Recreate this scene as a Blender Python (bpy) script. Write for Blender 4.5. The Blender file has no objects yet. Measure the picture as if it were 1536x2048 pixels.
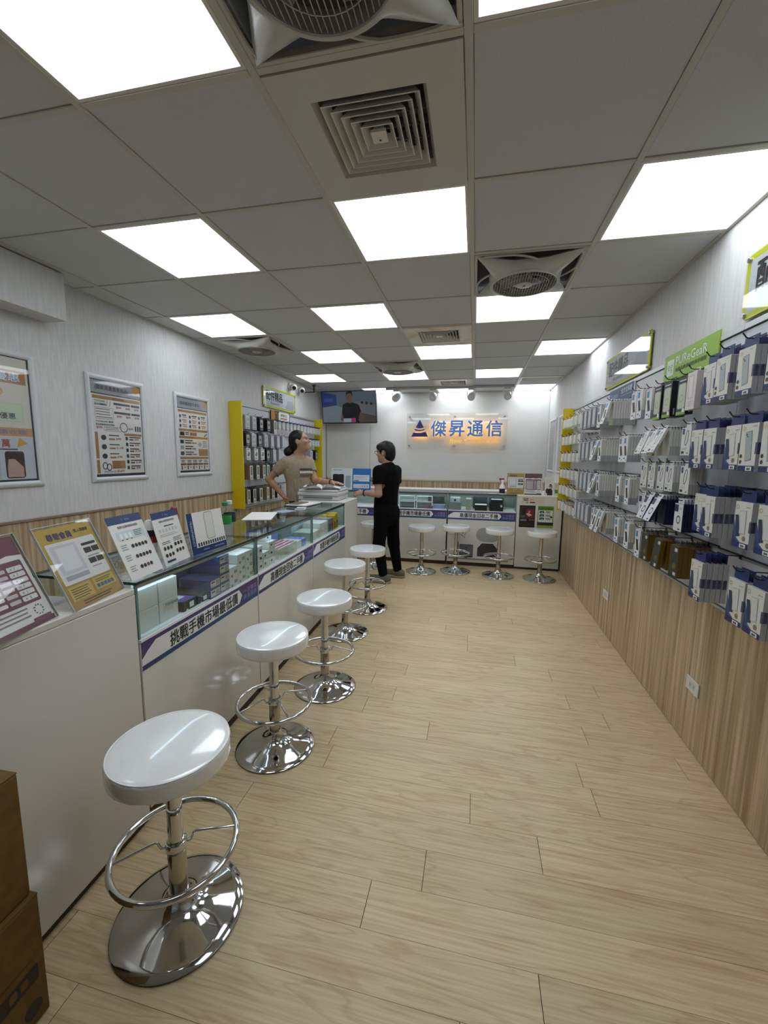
import bpy, math, random
import numpy as np
from mathutils import Vector, Matrix

S = bpy.context.scene
COL = S.collection
RND = random.Random(11)
PI = math.pi

# ------------------------------------------------------------------ camera
YAW, PITCH, ROLL, FPX, CAMH = 0.2136, -0.1330, 0.0119, 830.27, 1.45
_f = Vector((-math.sin(YAW)*math.cos(PITCH), math.cos(YAW)*math.cos(PITCH), math.sin(PITCH)))
_r0 = Vector((math.cos(YAW), math.sin(YAW), 0)); _u0 = _r0.cross(_f)
_r = _r0*math.cos(ROLL) + _u0*math.sin(ROLL); _u = _u0*math.cos(ROLL) - _r0*math.sin(ROLL)
cam_d = bpy.data.cameras.new('camera'); cam = bpy.data.objects.new('camera', cam_d); COL.objects.link(cam)
cam.matrix_world = Matrix(((_r.x, _u.x, -_f.x, 0), (_r.y, _u.y, -_f.y, 0), (_r.z, _u.z, -_f.z, CAMH), (0, 0, 0, 1)))
cam_d.sensor_fit = 'VERTICAL'; cam_d.sensor_height = 36.0; cam_d.lens = 36.0*FPX/2048.0
cam_d.clip_start = 0.02; cam_d.clip_end = 60
S.camera = cam

# ------------------------------------------------------------------ world, exposure
W = bpy.data.worlds.new('world'); S.world = W; W.use_nodes = True
W.node_tree.nodes['Background'].inputs[0].default_value = (0.70, 0.80, 0.92, 1)
W.node_tree.nodes['Background'].inputs[1].default_value = 0.10
S.view_settings.view_transform = 'Standard'; S.view_settings.look = 'None'
S.view_settings.gamma = 1.0; S.view_settings.use_curve_mapping = False
S.view_settings.exposure = 0.58
LAMP = 3.6            # radiance of the ceiling panels
try:
    S.cycles.caustics_reflective = False; S.cycles.caustics_refractive = False
    S.cycles.sample_clamp_indirect = 6.0; S.cycles.max_bounces = 6; S.cycles.diffuse_bounces = 3; S.cycles.glossy_bounces = 3; S.cycles.transparent_max_bounces = 12
    S.cycles.use_adaptive_sampling = True; S.cycles.adaptive_threshold = 0.05; S.cycles.light_sampling_threshold = 0.02
except Exception:
    pass

# ------------------------------------------------------------------ materials
def srgb(h):
    if isinstance(h, str):
        c = [int(h[i:i+2], 16)/255 for i in (0, 2, 4)]
    else:
        c = h
    return tuple((x/12.92 if x <= 0.04045 else ((x+0.055)/1.055)**2.4) for x in c)
_M = {}
def mat(key, col=None, rough=0.5, metal=0.0, spec=0.5, emit=0.0, coat=0.0, alpha=1.0):
    if key in _M: return _M[key]
    m = bpy.data.materials.new(key); m.use_nodes = True
    b = m.node_tree.nodes['Principled BSDF']
    c = srgb(col) if col is not None else (0.8, 0.8, 0.8)
    b.inputs['Base Color'].default_value = (*c, 1); b.inputs['Roughness'].default_value = rough
    b.inputs['Metallic'].default_value = metal; b.inputs['Specular IOR Level'].default_value = spec
    if coat: b.inputs['Coat Weight'].default_value = coat; b.inputs['Coat Roughness'].default_value = 0.05
    if emit:
        b.inputs['Emission Color'].default_value = (*c, 1); b.inputs['Emission Strength'].default_value = emit
    if alpha < 1: b.inputs['Alpha'].default_value = alpha
    _M[key] = m
    return m
def P(h, rough=0.45):           # a printed / painted colour
    return mat('print_'+h, h, rough)
def nodes(m): return m.node_tree.nodes, m.node_tree.links, m.node_tree.nodes['Principled BSDF']
def noise_col(m, c1, c2, scale, vec=None, lo=0.35, hi=0.65, detail=4, coords='Object', bump=0.0, bscale=None, bvec=None, distort=0.0):
    n, l, b = nodes(m)
    tc = n.new('ShaderNodeTexCoord'); mp = n.new('ShaderNodeMapping')
    l.new(tc.outputs[coords], mp.inputs[0])
    if vec: mp.inputs['Scale'].default_value = vec
    t = n.new('ShaderNodeTexNoise'); t.inputs['Scale'].default_value = scale; t.inputs['Detail'].default_value = detail
    t.inputs['Distortion'].default_value = distort
    l.new(mp.outputs[0], t.inputs['Vector'])
    r = n.new('ShaderNodeValToRGB'); r.color_ramp.elements[0].position = lo; r.color_ramp.elements[1].position = hi
    r.color_ramp.elements[0].color = (*srgb(c1), 1); r.color_ramp.elements[1].color = (*srgb(c2), 1)
    l.new(t.outputs['Fac'], r.inputs[0]); l.new(r.outputs[0], b.inputs['Base Color'])
    if bump:
        mp2 = n.new('ShaderNodeMapping'); l.new(tc.outputs[coords], mp2.inputs[0])
        if bvec: mp2.inputs['Scale'].default_value = bvec
        t2 = n.new('ShaderNodeTexNoise'); t2.inputs['Scale'].default_value = bscale or scale; t2.inputs['Detail'].default_value = 3
        l.new(mp2.outputs[0], t2.inputs['Vector'])
        bp = n.new('ShaderNodeBump'); bp.inputs['Strength'].default_value = bump; bp.inputs['Distance'].default_value = 0.004
        l.new(t2.outputs['Fac'], bp.inputs['Height']); l.new(bp.outputs[0], b.inputs['Normal'])
    return m
WALLPAPER = noise_col(mat('wallpaper', 'd2d1ce', 0.75), 'cccbc9', 'd8d7d4', 60, (1, 1, 0.12), bump=0.32, bscale=70, bvec=(1, 1, 0.16))
PAINT = noise_col(mat('white_panel_paint', 'd6d5d1', 0.5), 'd3d2ce', 'dad9d5', 3, detail=1)
TILE = noise_col(mat('ceiling_tile_face', 'c9ccce', 0.9), 'c6c9cb', 'cdd0d2', 220, detail=1)
TBAR = mat('ceiling_bar_paint', 'c4c2bb', 0.45)
DARKVOID = mat('dark_void', '2b2a26', 0.9)
WHITEP = mat('white_plastic', 'dedcd4', 0.35)
WHITEG = mat('white_gloss', 'e4e2da', 0.12, coat=0.3)
LAMINATE = mat('white_laminate', 'dedbd2', 0.22)
CHROME = mat('chrome', 'd2d2d2', 0.055, metal=1.0)
STEEL = mat('brushed_steel', 'b4b4b4', 0.3, metal=1.0)
SEATM = noise_col(mat('white_vinyl', 'f4f4f2', 0.16, coat=1.0), 'f0f0ee', 'f8f8f6', 9, bump=0.05, bscale=40)
BLACKM = mat('black_metal', '191919', 0.35)
BLACKP = mat('black_plastic', '141414', 0.3)
GREYP = mat('grey_plastic', '8d9290', 0.4)
ACRYL_EDGE = mat('acrylic_edge', 'dfe8e6', 0.1)
YELLOW = mat('yellow_board', 'd8bd08', 0.45)
SILVERB = mat('silver_trim', 'b9babb', 0.35, metal=0.6)
PANELW = mat('display_panel_grey', 'c5c7cb', 0.4)
TRIMBLACK = mat('dark_skirting', '35261d', 0.5)
def woodstripe():
    m = mat('striped_wood_laminate', 'a8906f', 0.42)
    n, l, b = nodes(m)
    tc = n.new('ShaderNodeTexCoord')
    def st(scale, vec, lo, hi, c1, c2):
        mp = n.new('ShaderNodeMapping'); mp.inputs['Scale'].default_value = vec; l.new(tc.outputs['Object'], mp.inputs[0])
        t = n.new('ShaderNodeTexNoise'); t.inputs['Scale'].default_value = scale; t.inputs['Detail'].default_value = 3
        l.new(mp.outputs[0], t.inputs['Vector'])
        r = n.new('ShaderNodeValToRGB'); e = r.color_ramp.elements
        e[0].position = lo; e[1].position = hi; e[0].color = (*srgb(c1), 1); e[1].color = (*srgb(c2), 1)
        l.new(t.outputs['Fac'], r.inputs[0]); return r
    a = st(28, (1, 1, 0.03), 0.3, 0.68, '99805f', 'dac4a2')
    c = st(95, (1, 1, 0.02), 0.35, 0.6, '7d654a', 'ffffff')
    mx = n.new('ShaderNodeMix'); mx.data_type = 'RGBA'; mx.blend_type = 'MULTIPLY'; mx.inputs[0].default_value = 0.32
    l.new(a.outputs[0], mx.inputs[6]); l.new(c.outputs[0], mx.inputs[7]); l.new(mx.outputs[2], b.inputs['Base Color'])
    return m
WOODW = woodstripe()
def floorwood():
    m = mat('oak_plank_vinyl', 'c6ab82', 0.34)
    n, l, b = nodes(m)
    tc = n.new('ShaderNodeTexCoord'); oi = n.new('ShaderNodeObjectInfo')
    cmb = n.new('ShaderNodeCombineXYZ')
    for i, k in enumerate((37.0, 13.0, 5.0)):
        mm = n.new('ShaderNodeMath'); mm.operation = 'MULTIPLY'; mm.inputs[1].default_value = k
        l.new(oi.outputs['Random'], mm.inputs[0]); l.new(mm.outputs[0], cmb.inputs[i])
    add = n.new('ShaderNodeVectorMath'); add.operation = 'ADD'
    l.new(tc.outputs['Object'], add.inputs[0]); l.new(cmb.outputs[0], add.inputs[1])
    mp = n.new('ShaderNodeMapping'); mp.inputs['Scale'].default_value = (0.9, 7.0, 1); l.new(add.outputs[0], mp.inputs[0])
    t = n.new('ShaderNodeTexNoise'); t.inputs['Scale'].default_value = 2.1; t.inputs['Detail'].default_value = 2.2; t.inputs['Distortion'].default_value = 0.8
    l.new(mp.outputs[0], t.inputs['Vector'])
    # cathedral grain: bands of the smooth noise
    ml = n.new('ShaderNodeMath'); ml.operation = 'MULTIPLY'; ml.inputs[1].default_value = 10.0; l.new(t.outputs['Fac'], ml.inputs[0])
    fr = n.new('ShaderNodeMath'); fr.operation = 'PINGPONG'; fr.inputs[1].default_value = 1.0; l.new(ml.outputs[0], fr.inputs[0])
    r = n.new('ShaderNodeValToRGB'); e = r.color_ramp.elements
    e[0].position = 0.0; e[0].color = (*srgb('d0b68d'), 1); e[1].position = 0.38; e[1].color = (*srgb('dec9a2'), 1)
    l.new(fr.outputs[0], r.inputs[0])
    mp2 = n.new('ShaderNodeMapping'); mp2.inputs['Scale'].default_value = (2.0, 60.0, 1); l.new(add.outputs[0], mp2.inputs[0])
    t2 = n.new('ShaderNodeTexNoise'); t2.inputs['Scale'].default_value = 2.0; t2.inputs['Detail'].default_value = 4; l.new(mp2.outputs[0], t2.inputs['Vector'])
    r2 = n.new('ShaderNodeValToRGB'); r2.color_ramp.elements[0].position = 0.3; r2.color_ramp.elements[1].position = 0.65
    r2.color_ramp.elements[0].color = (*srgb('d6c5a8'), 1); r2.color_ramp.elements[1].color = (1, 1, 1, 1)
    l.new(t2.outputs['Fac'], r2.inputs[0])
    mx = n.new('ShaderNodeMix'); mx.data_type = 'RGBA'; mx.blend_type = 'MULTIPLY'; mx.inputs[0].default_value = 0.55
    l.new(r.outputs[0], mx.inputs[6]); l.new(r2.outputs[0], mx.inputs[7])
    hv = n.new('ShaderNodeHueSaturation'); l.new(mx.outputs[2], hv.inputs['Color'])
    mr = n.new('ShaderNodeMapRange'); mr.inputs[3].default_value = 0.95; mr.inputs[4].default_value = 1.05
    l.new(oi.outputs['Random'], mr.inputs[0]); l.new(mr.outputs[0], hv.inputs['Value'])
    l.new(hv.outputs[0], b.inputs['Base Color'])
    return m
FLOORM = floorwood()
CARD = noise_col(mat('cardboard', '6e5320', 0.8), '684e1e', '765924', 30)
def glassmat(key, tint):
    m = bpy.data.materials.new(key); m.use_nodes = True
    n, l = m.node_tree.nodes, m.node_tree.links; n.clear()
    o = n.new('ShaderNodeOutputMaterial'); mx = n.new('ShaderNodeMixShader'); lw = n.new('ShaderNodeLayerWeight')
    pw = n.new('ShaderNodeMath'); pw.operation = 'POWER'; pw.inputs[1].default_value = 5.0; l.new(lw.outputs['Facing'], pw.inputs[0])
    ma = n.new('ShaderNodeMath'); ma.operation = 'MULTIPLY_ADD'; ma.inputs[1].default_value = 0.94; ma.inputs[2].default_value = 0.035; l.new(pw.outputs[0], ma.inputs[0])
    t = n.new('ShaderNodeBsdfTransparent'); t.inputs[0].default_value = (*tint, 1)
    g = n.new('ShaderNodeBsdfGlossy'); g.inputs['Roughness'].default_value = 0.02
    l.new(ma.outputs[0], mx.inputs[0]); l.new(t.outputs[0], mx.inputs[1]); l.new(g.outputs[0], mx.inputs[2]); l.new(mx.outputs[0], o.inputs[0])
    return m
GLASS = glassmat('showcase_glass', (0.93, 0.97, 0.955)); ACRYL = glassmat('clear_acrylic', (0.98, 0.985, 0.985))
GLASSEDGE = mat('glass_edge', '24393a', 0.15); CORNER = mat('glass_corner', '6e8a88', 0.12)
DIFFUSER = mat('lamp_diffuser', (0.935, 0.97, 1.0), 0.5, emit=LAMP)
LEDM = mat('led_strip', (0.80, 0.90, 1.0), 0.5, emit=5.0)
WARMLED = mat('warm_led', (1.0, 0.74, 0.30), 0.5, emit=4.2)

# ------------------------------------------------------------------ mesh builder
_TXT = {}
def text_mesh(s, bold):
    k = (s, bold)
    if k not in _TXT:
        c = bpy.data.curves.new('t', 'FONT'); c.body = s; c.offset = bold; c.resolution_u = 2
        o = bpy.data.objects.new('t', c); m = bpy.data.meshes.new_from_object(o)
        vs = [(v.co.x, v.co.y) for v in m.vertices]; fs = [tuple(p.vertices) for p in m.polygons]
        bpy.data.objects.remove(o); bpy.data.curves.remove(c); bpy.data.meshes.remove(m)
        _TXT[k] = (vs, fs)
    return _TXT[k]
class G:
    def __init__(s): s.v = []; s.f = []; s.m = []; s.mats = []; s.M = None
    def mi(s, m):
        if m not in s.mats: s.mats.append(m)
        return s.mats.index(m)
    def add(s, vs, fs, m):
        o = len(s.v); k = s.mi(m)
        if s.M is not None: vs = [tuple(s.M @ Vector(v)) for v in vs]
        s.v += [tuple(v) for v in vs]; s.f += [tuple(i+o for i in f) for f in fs]; s.m += [k]*len(fs)
        return s
    def box(s, a, b, m, bv=0.0, front=None):
        x0, y0, z0 = a; x1, y1, z1 = b
        if bv <= 0:
            vs = [(x0,y0,z0),(x1,y0,z0),(x1,y1,z0),(x0,y1,z0),(x0,y0,z1),(x1,y0,z1),(x1,y1,z1),(x0,y1,z1)]
            return s.add(vs, [(0,3,2,1),(4,5,6,7),(0,1,5,4),(1,2,6,5),(2,3,7,6),(3,0,4,7)], m)
        vs = []; ix = {}
        for i in (0, 1):
            for j in (0, 1):
                for k in (0, 1):
                    X = (x0, x1)[i]; Y = (y0, y1)[j]; Z = (z0, z1)[k]
                    dx = bv*(1-2*i); dy = bv*(1-2*j); dz = bv*(1-2*k)
                    for ax, p in enumerate(((X, Y+dy, Z+dz), (X+dx, Y, Z+dz), (X+dx, Y+dy, Z))):
                        ix[i, j, k, ax] = len(vs); vs.append(p)
        q = lambda *t: tuple(ix[a] for a in t)
        fs = []
        for i in (0, 1):
            fs.append(q((i,0,0,0),(i,1,0,0),(i,1,1,0),(i,0,1,0)) if i else q((i,0,0,0),(i,0,1,0),(i,1,1,0),(i,1,0,0)))
            fs.append(q((0,i,0,1),(0,i,1,1),(1,i,1,1),(1,i,0,1)) if i else q((0,i,0,1),(1,i,0,1),(1,i,1,1),(0,i,1,1)))
            fs.append(q((0,0,i,2),(1,0,i,2),(1,1,i,2),(0,1,i,2)) if i else q((0,0,i,2),(0,1,i,2),(1,1,i,2),(1,0,i,2)))
        for a_ in (0, 1):
            for b_ in (0, 1):
                fs.append(q((a_,b_,0,0),(a_,b_,1,0),(a_,b_,1,1),(a_,b_,0,1)))
                fs.append(q((a_,0,b_,0),(a_,1,b_,0),(a_,1,b_,2),(a_,0,b_,2)))
                fs.append(q((0,a_,b_,1),(1,a_,b_,1),(1,a_,b_,2),(0,a_,b_,2)))
                for c_ in (0, 1): fs.append(q((a_,b_,c_,0),(a_,b_,c_,1),(a_,b_,c_,2)))
        return s.add(vs, fs, m)
    def quad(s, a, b, c, d, m): return s.add([a, b, c, d], [(0,1,2,3)], m)
    # flat print in the local XY plane, facing +Z
    def rect(s, x0, y0, x1, y1, m, z=0.0): return s.add([(x0,y0,z),(x1,y0,z),(x1,y1,z),(x0,y1,z)], [(0,1,2,3)], m)
    def poly(s, pts, m, z=0.0): return s.add([(x,y,z) for x, y in pts], [tuple(range(len(pts)))], m)
    def disc(s, cx, cy, rx, m, z=0.0, ry=None, n=18, rot=0.0):
        ry = ry or rx; ca, sa = math.cos(rot), math.sin(rot); pts = []
        for i in range(n):
            a = 2*PI*i/n; x, y = rx*math.cos(a), ry*math.sin(a); pts.append((cx+x*ca-y*sa, cy+x*sa+y*ca))
        return s.poly(pts, m, z)
    def ring(s, cx, cy, rx, ry, w, m, z=0.0, n=24, rot=0.0):
        ca, sa = math.cos(rot), math.sin(rot); vs = []; fs = []
        for i in range(n):
            a = 2*PI*i/n
            for k in (0, 1):
                x, y = (rx-w*k)*math.cos(a), (ry-w*k)*math.sin(a); vs.append((cx+x*ca-y*sa, cy+x*sa+y*ca, z))
        for i in range(n):
            j = (i+1) % n; fs.append((2*i, 2*j, 2*j+1, 2*i+1))
        return s.add(vs, fs, m)
    def rrect(s, x0, y0, x1, y1, r, m, z=0.0, n=4):
        pts = []
        for cx, cy, a0 in ((x1-r,y0+r,-PI/2),(x1-r,y1-r,0),(x0+r,y1-r,PI/2),(x0+r,y0+r,PI)):
            for i in range(n+1):
                a = a0+PI/2*i/n; pts.append((cx+r*math.cos(a), cy+r*math.sin(a)))
        return s.poly(pts, m, z)
    def text(s, body, x, y, h, m, z=0.0, w=None, bold=0.012, align='l', thick=0.0, shear=0.0):
        fat = bold if bold > 0.006 else 0.0
        vs, fs = text_mesh(body, 0.0)
        if not vs: return s
        x0 = min(v[0] for v in vs); x1 = max(v[0] for v in vs); y0 = min(v[1] for v in vs); y1 = max(v[1] for v in vs)
        ky = h/max(1e-6, y1-y0); kx = (w/max(1e-6, x1-x0)) if w else ky
        ww = (x1-x0)*kx; ox = x - (ww/2 if align == 'c' else ww if align == 'r' else 0)
        o = [(ox+(a-x0)*kx+shear*(b-y0)*ky, y+(b-y0)*ky, z) for a, b in vs]
        if thick:
            n = len(o); cnt = {}
            for f in fs:
                for i in range(len(f)):
                    e = (f[i], f[(i+1) % len(f)]); cnt[e] = 1
            side = [(a, b, b+n, a+n) for (a, b) in cnt if (b, a) not in cnt]
            for q, (ex, ey) in enumerate(((0,0),(1,0.4),(-1,-0.4),(0.4,-1),(-0.4,1)) if fat else ((0,0),)):
                o2 = [(a+ex*fat*kx*0.8, b+ey*fat*ky*0.8, c) for a, b, c in o]
                s.add([(p[0], p[1], z+thick+0.0001*q) for p in o2]+o2, list(fs)+side, m)
        else:
            s.add(o, fs, m)
            if fat:       # heavier strokes: the same glyphs laid again a hair to each side
                for q, (ex, ey) in enumerate(((1,0.4),(-1,-0.4),(0.4,-1),(-0.4,1))):
                    s.add([(a+ex*fat*kx*0.8, b+ey*fat*ky*0.8, c+0.00005*(q+1)) for a, b, c in o], fs, m)
        return s
    def prism(s, pts, z0, z1, m):       # polygon in XY extruded along Z
        n = len(pts)
        vs = [(x,y,z0) for x, y in pts]+[(x,y,z1) for x, y in pts]
        fs = [tuple(reversed(range(n))), tuple(range(n, 2*n))]+[(i,(i+1)%n,(i+1)%n+n,i+n) for i in range(n)]
        return s.add(vs, fs, m)
    def lathe(s, prof, m, n=32, c=(0,0,0)):
        vs = []; fs = []; k = len(prof)
        for i in range(n):
            a = 2*PI*i/n; ca, sa = math.cos(a), math.sin(a)
            vs += [(c[0]+r*ca, c[1]+r*sa, c[2]+z) for r, z in prof]
        for i in range(n):
            j = (i+1) % n
            for q in range(k-1):
                if prof[q][0] < 1e-9: fs.append((i*k+q, j*k+q+1, i*k+q+1))
                elif prof[q+1][0] < 1e-9: fs.append((i*k+q, j*k+q, i*k+q+1))
                else: fs.append((i*k+q, j*k+q, j*k+q+1, i*k+q+1))
        return s.add(vs, fs, m)
    def tube(s, pts, r, m, n=10, closed=False, cap=True):
        pts = [Vector(p) for p in pts]; N = len(pts); vs = []; fs = []
        up = None
        for i, p in enumerate(pts):
            d = (pts[(i+1) % N]-pts[i-1]) if (closed or 0 < i < N-1) else (pts[1]-pts[0] if i == 0 else pts[-1]-pts[-2])
            d.normalize()
            if up is None:
                up = Vector((0,0,1)) if abs(d.z) < 0.9 else Vector((1,0,0))
            a = d.cross(up)
            if a.length < 1e-6: a = d.orthogonal()
            a.normalize(); b = a.cross(d).normalized(); up = b
            rr = r[i] if isinstance(r, (list, tuple)) else r
            for k in range(n):
                t = 2*PI*k/n; vs.append(tuple(p+a*rr*math.cos(t)+b*rr*math.sin(t)))
        for i in range(N if closed else N-1):
            j = (i+1) % N
            for k in range(n): fs.append((i*n+k, i*n+(k+1)%n, j*n+(k+1)%n, j*n+k))
        if cap and not closed:
            fs.append(tuple(reversed(range(n)))); fs.append(tuple((N-1)*n+k for k in range(n)))
        return s.add(vs, fs, m)
    def ball(s, c, r, m, n=16, k=10):
        rx, ry, rz = r if isinstance(r, (tuple, list)) else (r, r, r)
        vs = [(c[0], c[1], c[2]-rz)]; fs = []
        for i in range(1, k):
            t = -PI/2+PI*i/k
            for j in range(n): vs.append((c[0]+rx*math.cos(t)*math.cos(2*PI*j/n), c[1]+ry*math.cos(t)*math.sin(2*PI*j/n), c[2]+rz*math.sin(t)))
        vs.append((c[0], c[1], c[2]+rz)); e = len(vs)-1
        for j in range(n):
            q = (j+1) % n; fs.append((0, 1+q, 1+j)); fs.append((e, 1+(k-2)*n+j, 1+(k-2)*n+q))
            for i in range(k-2): fs.append((1+i*n+j, 1+i*n+q, 1+(i+1)*n+q, 1+(i+1)*n+j))
        return s.add(vs, fs, m)
    def mesh(s, name='mesh', smooth=True, angle=38):
        me = bpy.data.meshes.new(name); me.from_pydata(s.v, [], s.f)
        for m in s.mats: me.materials.append(m)
        if s.m: me.polygons.foreach_set('material_index', s.m)
        if smooth:
            me.polygons.foreach_set('use_smooth', [True]*len(s.f)); me.set_sharp_from_angle(angle=math.radians(angle))
        me.update(); return me
    def build(s, name, parent=None, smooth=True, **k):
        return ob(name, s.mesh(name, smooth), parent, **k)
def ob(name, data, parent=None, loc=None, rot=None, mw=None, label=None, cat=None, group=None, kind=None):
    o = bpy.data.objects.new(name, data); COL.objects.link(o)
    if parent is not None: o.parent = parent
    if mw is not None: o.matrix_basis = mw
    if loc is not None: o.location = loc
    if rot is not None: o.rotation_euler = rot
    if label: o['label'] = label
    if cat: o['category'] = cat
    if group: o['group'] = group
    if kind: o['kind'] = kind
    return o
def empty(name, loc=(0,0,0), rot=(0,0,0), mw=None, **k):
    o = ob(name, None, None, loc=None if mw is not None else loc, rot=None if mw is not None else rot, mw=mw, **k); o.empty_display_size = 0.05
    return o
def frame(o, r, u):          # sheet frame: x right, y up, z out
    r = Vector(r).normalized(); u = Vector(u).normalized(); n = r.cross(u).normalized(); u = n.cross(r)
    return Matrix(((r.x,u.x,n.x,o[0]),(r.y,u.y,n.y,o[1]),(r.z,u.z,n.z,o[2]),(0,0,0,1)))
def struct(name, g, parent=None, **k):
    o = g.build(name, parent, **k); o['kind'] = 'structure'; return o
ORD = ['first','second','third','fourth','fifth','sixth','seventh','eighth','ninth','tenth','eleventh','twelfth','thirteenth','fourteenth','fifteenth','sixteenth','seventeenth','eighteenth','nineteenth','twentieth']

# ------------------------------------------------------------------ room shell
CZ, XR, XL, YB, YF = 2.525, 1.125, -2.65, 7.2, -2.3
GX, GY, GS = -0.0603, 1.2225, 0.6
fl = struct('floor', G().box((XL,YF,-0.06),(XR,YB,-0.0045), mat('subfloor','4a3a28',0.9)))
PW = 0.1515; y = 1.219 - PW*24; row = 0
PL = 1.2
fixed = {0: -0.12, -1: -0.292, -2: 0.232}
idx0 = 24
while y < YB:
    y0, y1 = max(y, YF), min(y+PW, YB)
    rr = row-idx0
    off = fixed.get(rr, RND.uniform(0, PL)); x = off - PL*math.ceil((off-XL)/PL)
    if y1-y0 > 0.02:
        while x < XR:
            x0, x1 = max(x, XL), min(x+PL, XR)
            if x1-x0 > 0.03:
                g = G().box((x0-x+0.0011, 0.0005, -0.004), (x1-x-0.0011, y1-y0-0.0005, 0.0), FLOORM)
                g.build('plank', fl, smooth=False, loc=(x, y0, 0))
            x += PL
    y += PW; row += 1
# right wall: wallpaper above, striped laminate below
wr = struct('wall_right', G().box((XR,YF,0),(XR+0.1,YB,CZ+0.3), WALLPAPER))
struct('trim_1', G().box((XR-0.012,YF,0.004),(XR-0.0005,5.55,0.80), WOODW, 0.001))
wl = struct('wall_left', G().box((XL-0.1,YF,0),(XL,YB,CZ+0.3), WALLPAPER))
struct('trim_2', G().box((XL+0.0005,YF,0.004),(XL+0.012,YB-0.02,1.03), WOODW, 0.001))
struct('trim_3', G().box((XL+0.0005,YF,1.031),(XL+0.02,YB-0.02,1.048), mat('trim_brown','8d7862',0.5), 0.003))
wb = struct('wall_back', G().box((XL,YB,0),(XR,YB+0.1,CZ+0.3), mat('back_wall_core','8a8a86',0.8)))
sx = [XL, -1.83, -0.98, -0.05, XR]          # painted board panels with fine joints
sx = [XL, -2.64, -1.825, XR]
for i in range(1, 3):
    G().box((sx[i]+0.0025,YB-0.012,1.062),(sx[i+1]-0.0025,YB-0.0005,CZ-0.002), PAINT, 0.0015).build('panel', wb)
G().box((XL+0.03,YB-0.016,0.004),(XR-0.013,YB-0.0005,1.035), WOODW, 0.001).build('panel', wb)
G().box((XL+0.03,YB-0.022,1.036),(XR-0.013,YB-0.0005,1.060), mat('trim_pale','c9b79c',0.5), 0.003).build('panel', wb)
# front of the shop: glazed front behind the camera
wf = struct('wall_front', G().box((XL,YF-0.1,0),(-1.9,YF,CZ+0.3), PAINT).box((0.75,YF-0.1,0),(XR,YF,CZ+0.3), PAINT).box((-1.9,YF-0.1,2.3),(0.75,YF,CZ+0.3), PAINT))
w1 = struct('window_1', G().box((-1.9,YF-0.07,0),(-1.86,YF-0.02,2.3), STEEL).box((0.71,YF-0.07,0),(0.75,YF-0.02,2.3), STEEL).box((-0.6,YF-0.07,0),(-0.55,YF-0.02,2.3), STEEL).box((-1.86,YF-0.07,2.25),(0.71,YF-0.02,2.3), STEEL).box((-1.86,YF-0.07,0),(0.71,YF-0.02,0.06), STEEL))
for a, b in ((-1.86,-0.6),(-0.55,0.71)):
    G().box((a,YF-0.05,0.06),(b,YF-0.04,2.25), GLASS).build('pane', w1)
# boxed-in beam along the left wall
struct('beam', G().box((XL+0.0005,YF,2.25),(-2.49,2.21,CZ-0.001), WALLPAPER, 0.003))

# ceiling: bars, lay-in tiles, lamps, fans, diffusers
ce = struct('ceiling', G().box((XL,YF,CZ+0.22),(XR,YB,CZ+0.28), DARKVOID))
BW = 0.012
g = G(); 
for i in range(-4, 2):
    x = GX+GS*i; g.box((x-BW,YF,CZ),(x+BW,YB-0.001,CZ+0.02), TBAR, 0.002)
for j in range(-5, 10):
    y = GY+GS*j
    for i in range(-5, 2):
        a = max(GX+GS*i+BW, XL); b = min(GX+GS*(i+1)-BW, XR)
        if y > YF and b-a > 0.02: g.box((a,y-BW,CZ),(b,y+BW,CZ+0.02), TBAR, 0.002)
g.box((XR-0.02,YF,CZ-0.001),(XR,YB,CZ+0.02), TBAR).box((XL,2.21,CZ-0.001),(XL+0.02,YB,CZ+0.02), TBAR).box((XL,YB-0.02,CZ-0.001),(XR,YB,CZ+0.02), TBAR)
g.build('ceiling_grid', ce)
LIGHTS = {(-2,-1),(0,-1),(-4,-1),(-3,1),(-1,1),(1,1),(-4,3),(-2,3),(0,3),(-3,5),(-1,5),(1,5),(-4,7),(-2,7),(0,7),(-3,9),(-1,9),(1,9)}
FANS = [(-1,-1),(0,2),(-4,4),(-2,6)]
VENTS = [(-1,0),(-1,4),(-1,8)]
LINEV = (1,8)
LLAB = {(-2,-1):'square ceiling light panel at the top, beside the large fan', (0,-1):'square ceiling light panel across the fan from the largest lit panel',
 (-4,-1):'square ceiling light panel beside the boxed beam, above the cartons', (-3,1):'square ceiling light panel in the row just past the large vent, by the beam side',
 (-1,1):'square ceiling light panel touching the large vent', (1,1):'square ceiling light panel against the accessory wall near the camera',
 (-4,3):'square ceiling light panel in front of the fan by the poster wall', (-2,3):'square ceiling light panel in mid ceiling, between two plain tiles', (0,3):'square ceiling light panel just behind the fan near the accessory wall',
 (-3,5):'square ceiling light panel past the poster-wall fan', (-1,5):'square ceiling light panel touching the second vent', (1,5):'square ceiling light panel against the accessory wall above the yellow-edged sign',
 (-4,7):'square ceiling light panel above the wall cameras', (-2,7):'square ceiling light panel half behind the small farthest fan', (0,7):'square ceiling light panel in front of the track lights, beside the small vent',
 (-3,9):'square ceiling light panel above the television', (-1,9):'square ceiling light panel at the sign wall behind the small vent', (1,9):'square ceiling light panel in the far corner behind the slotted grille',
 (-3,-3):'square ceiling light panel behind the camera on the poster side', (-1,-3):'square ceiling light panel behind the camera in mid ceiling', (1,-3):'square ceiling light panel behind the camera on the accessory side',
 (-2,-5):'square ceiling light panel by the shop front, poster side', (0,-5):'square ceiling light panel by the shop front, accessory side'}
tile_me = {}
def cell(i, j):
    a = max(GX+GS*i+BW, XL+0.001); b = min(GX+GS*(i+1)-BW, XR-0.001); c = max(GY+GS*j+BW, YF); d = min(GY+GS*(j+1)-BW, YB-0.001)
    return a, b, c, d
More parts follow.
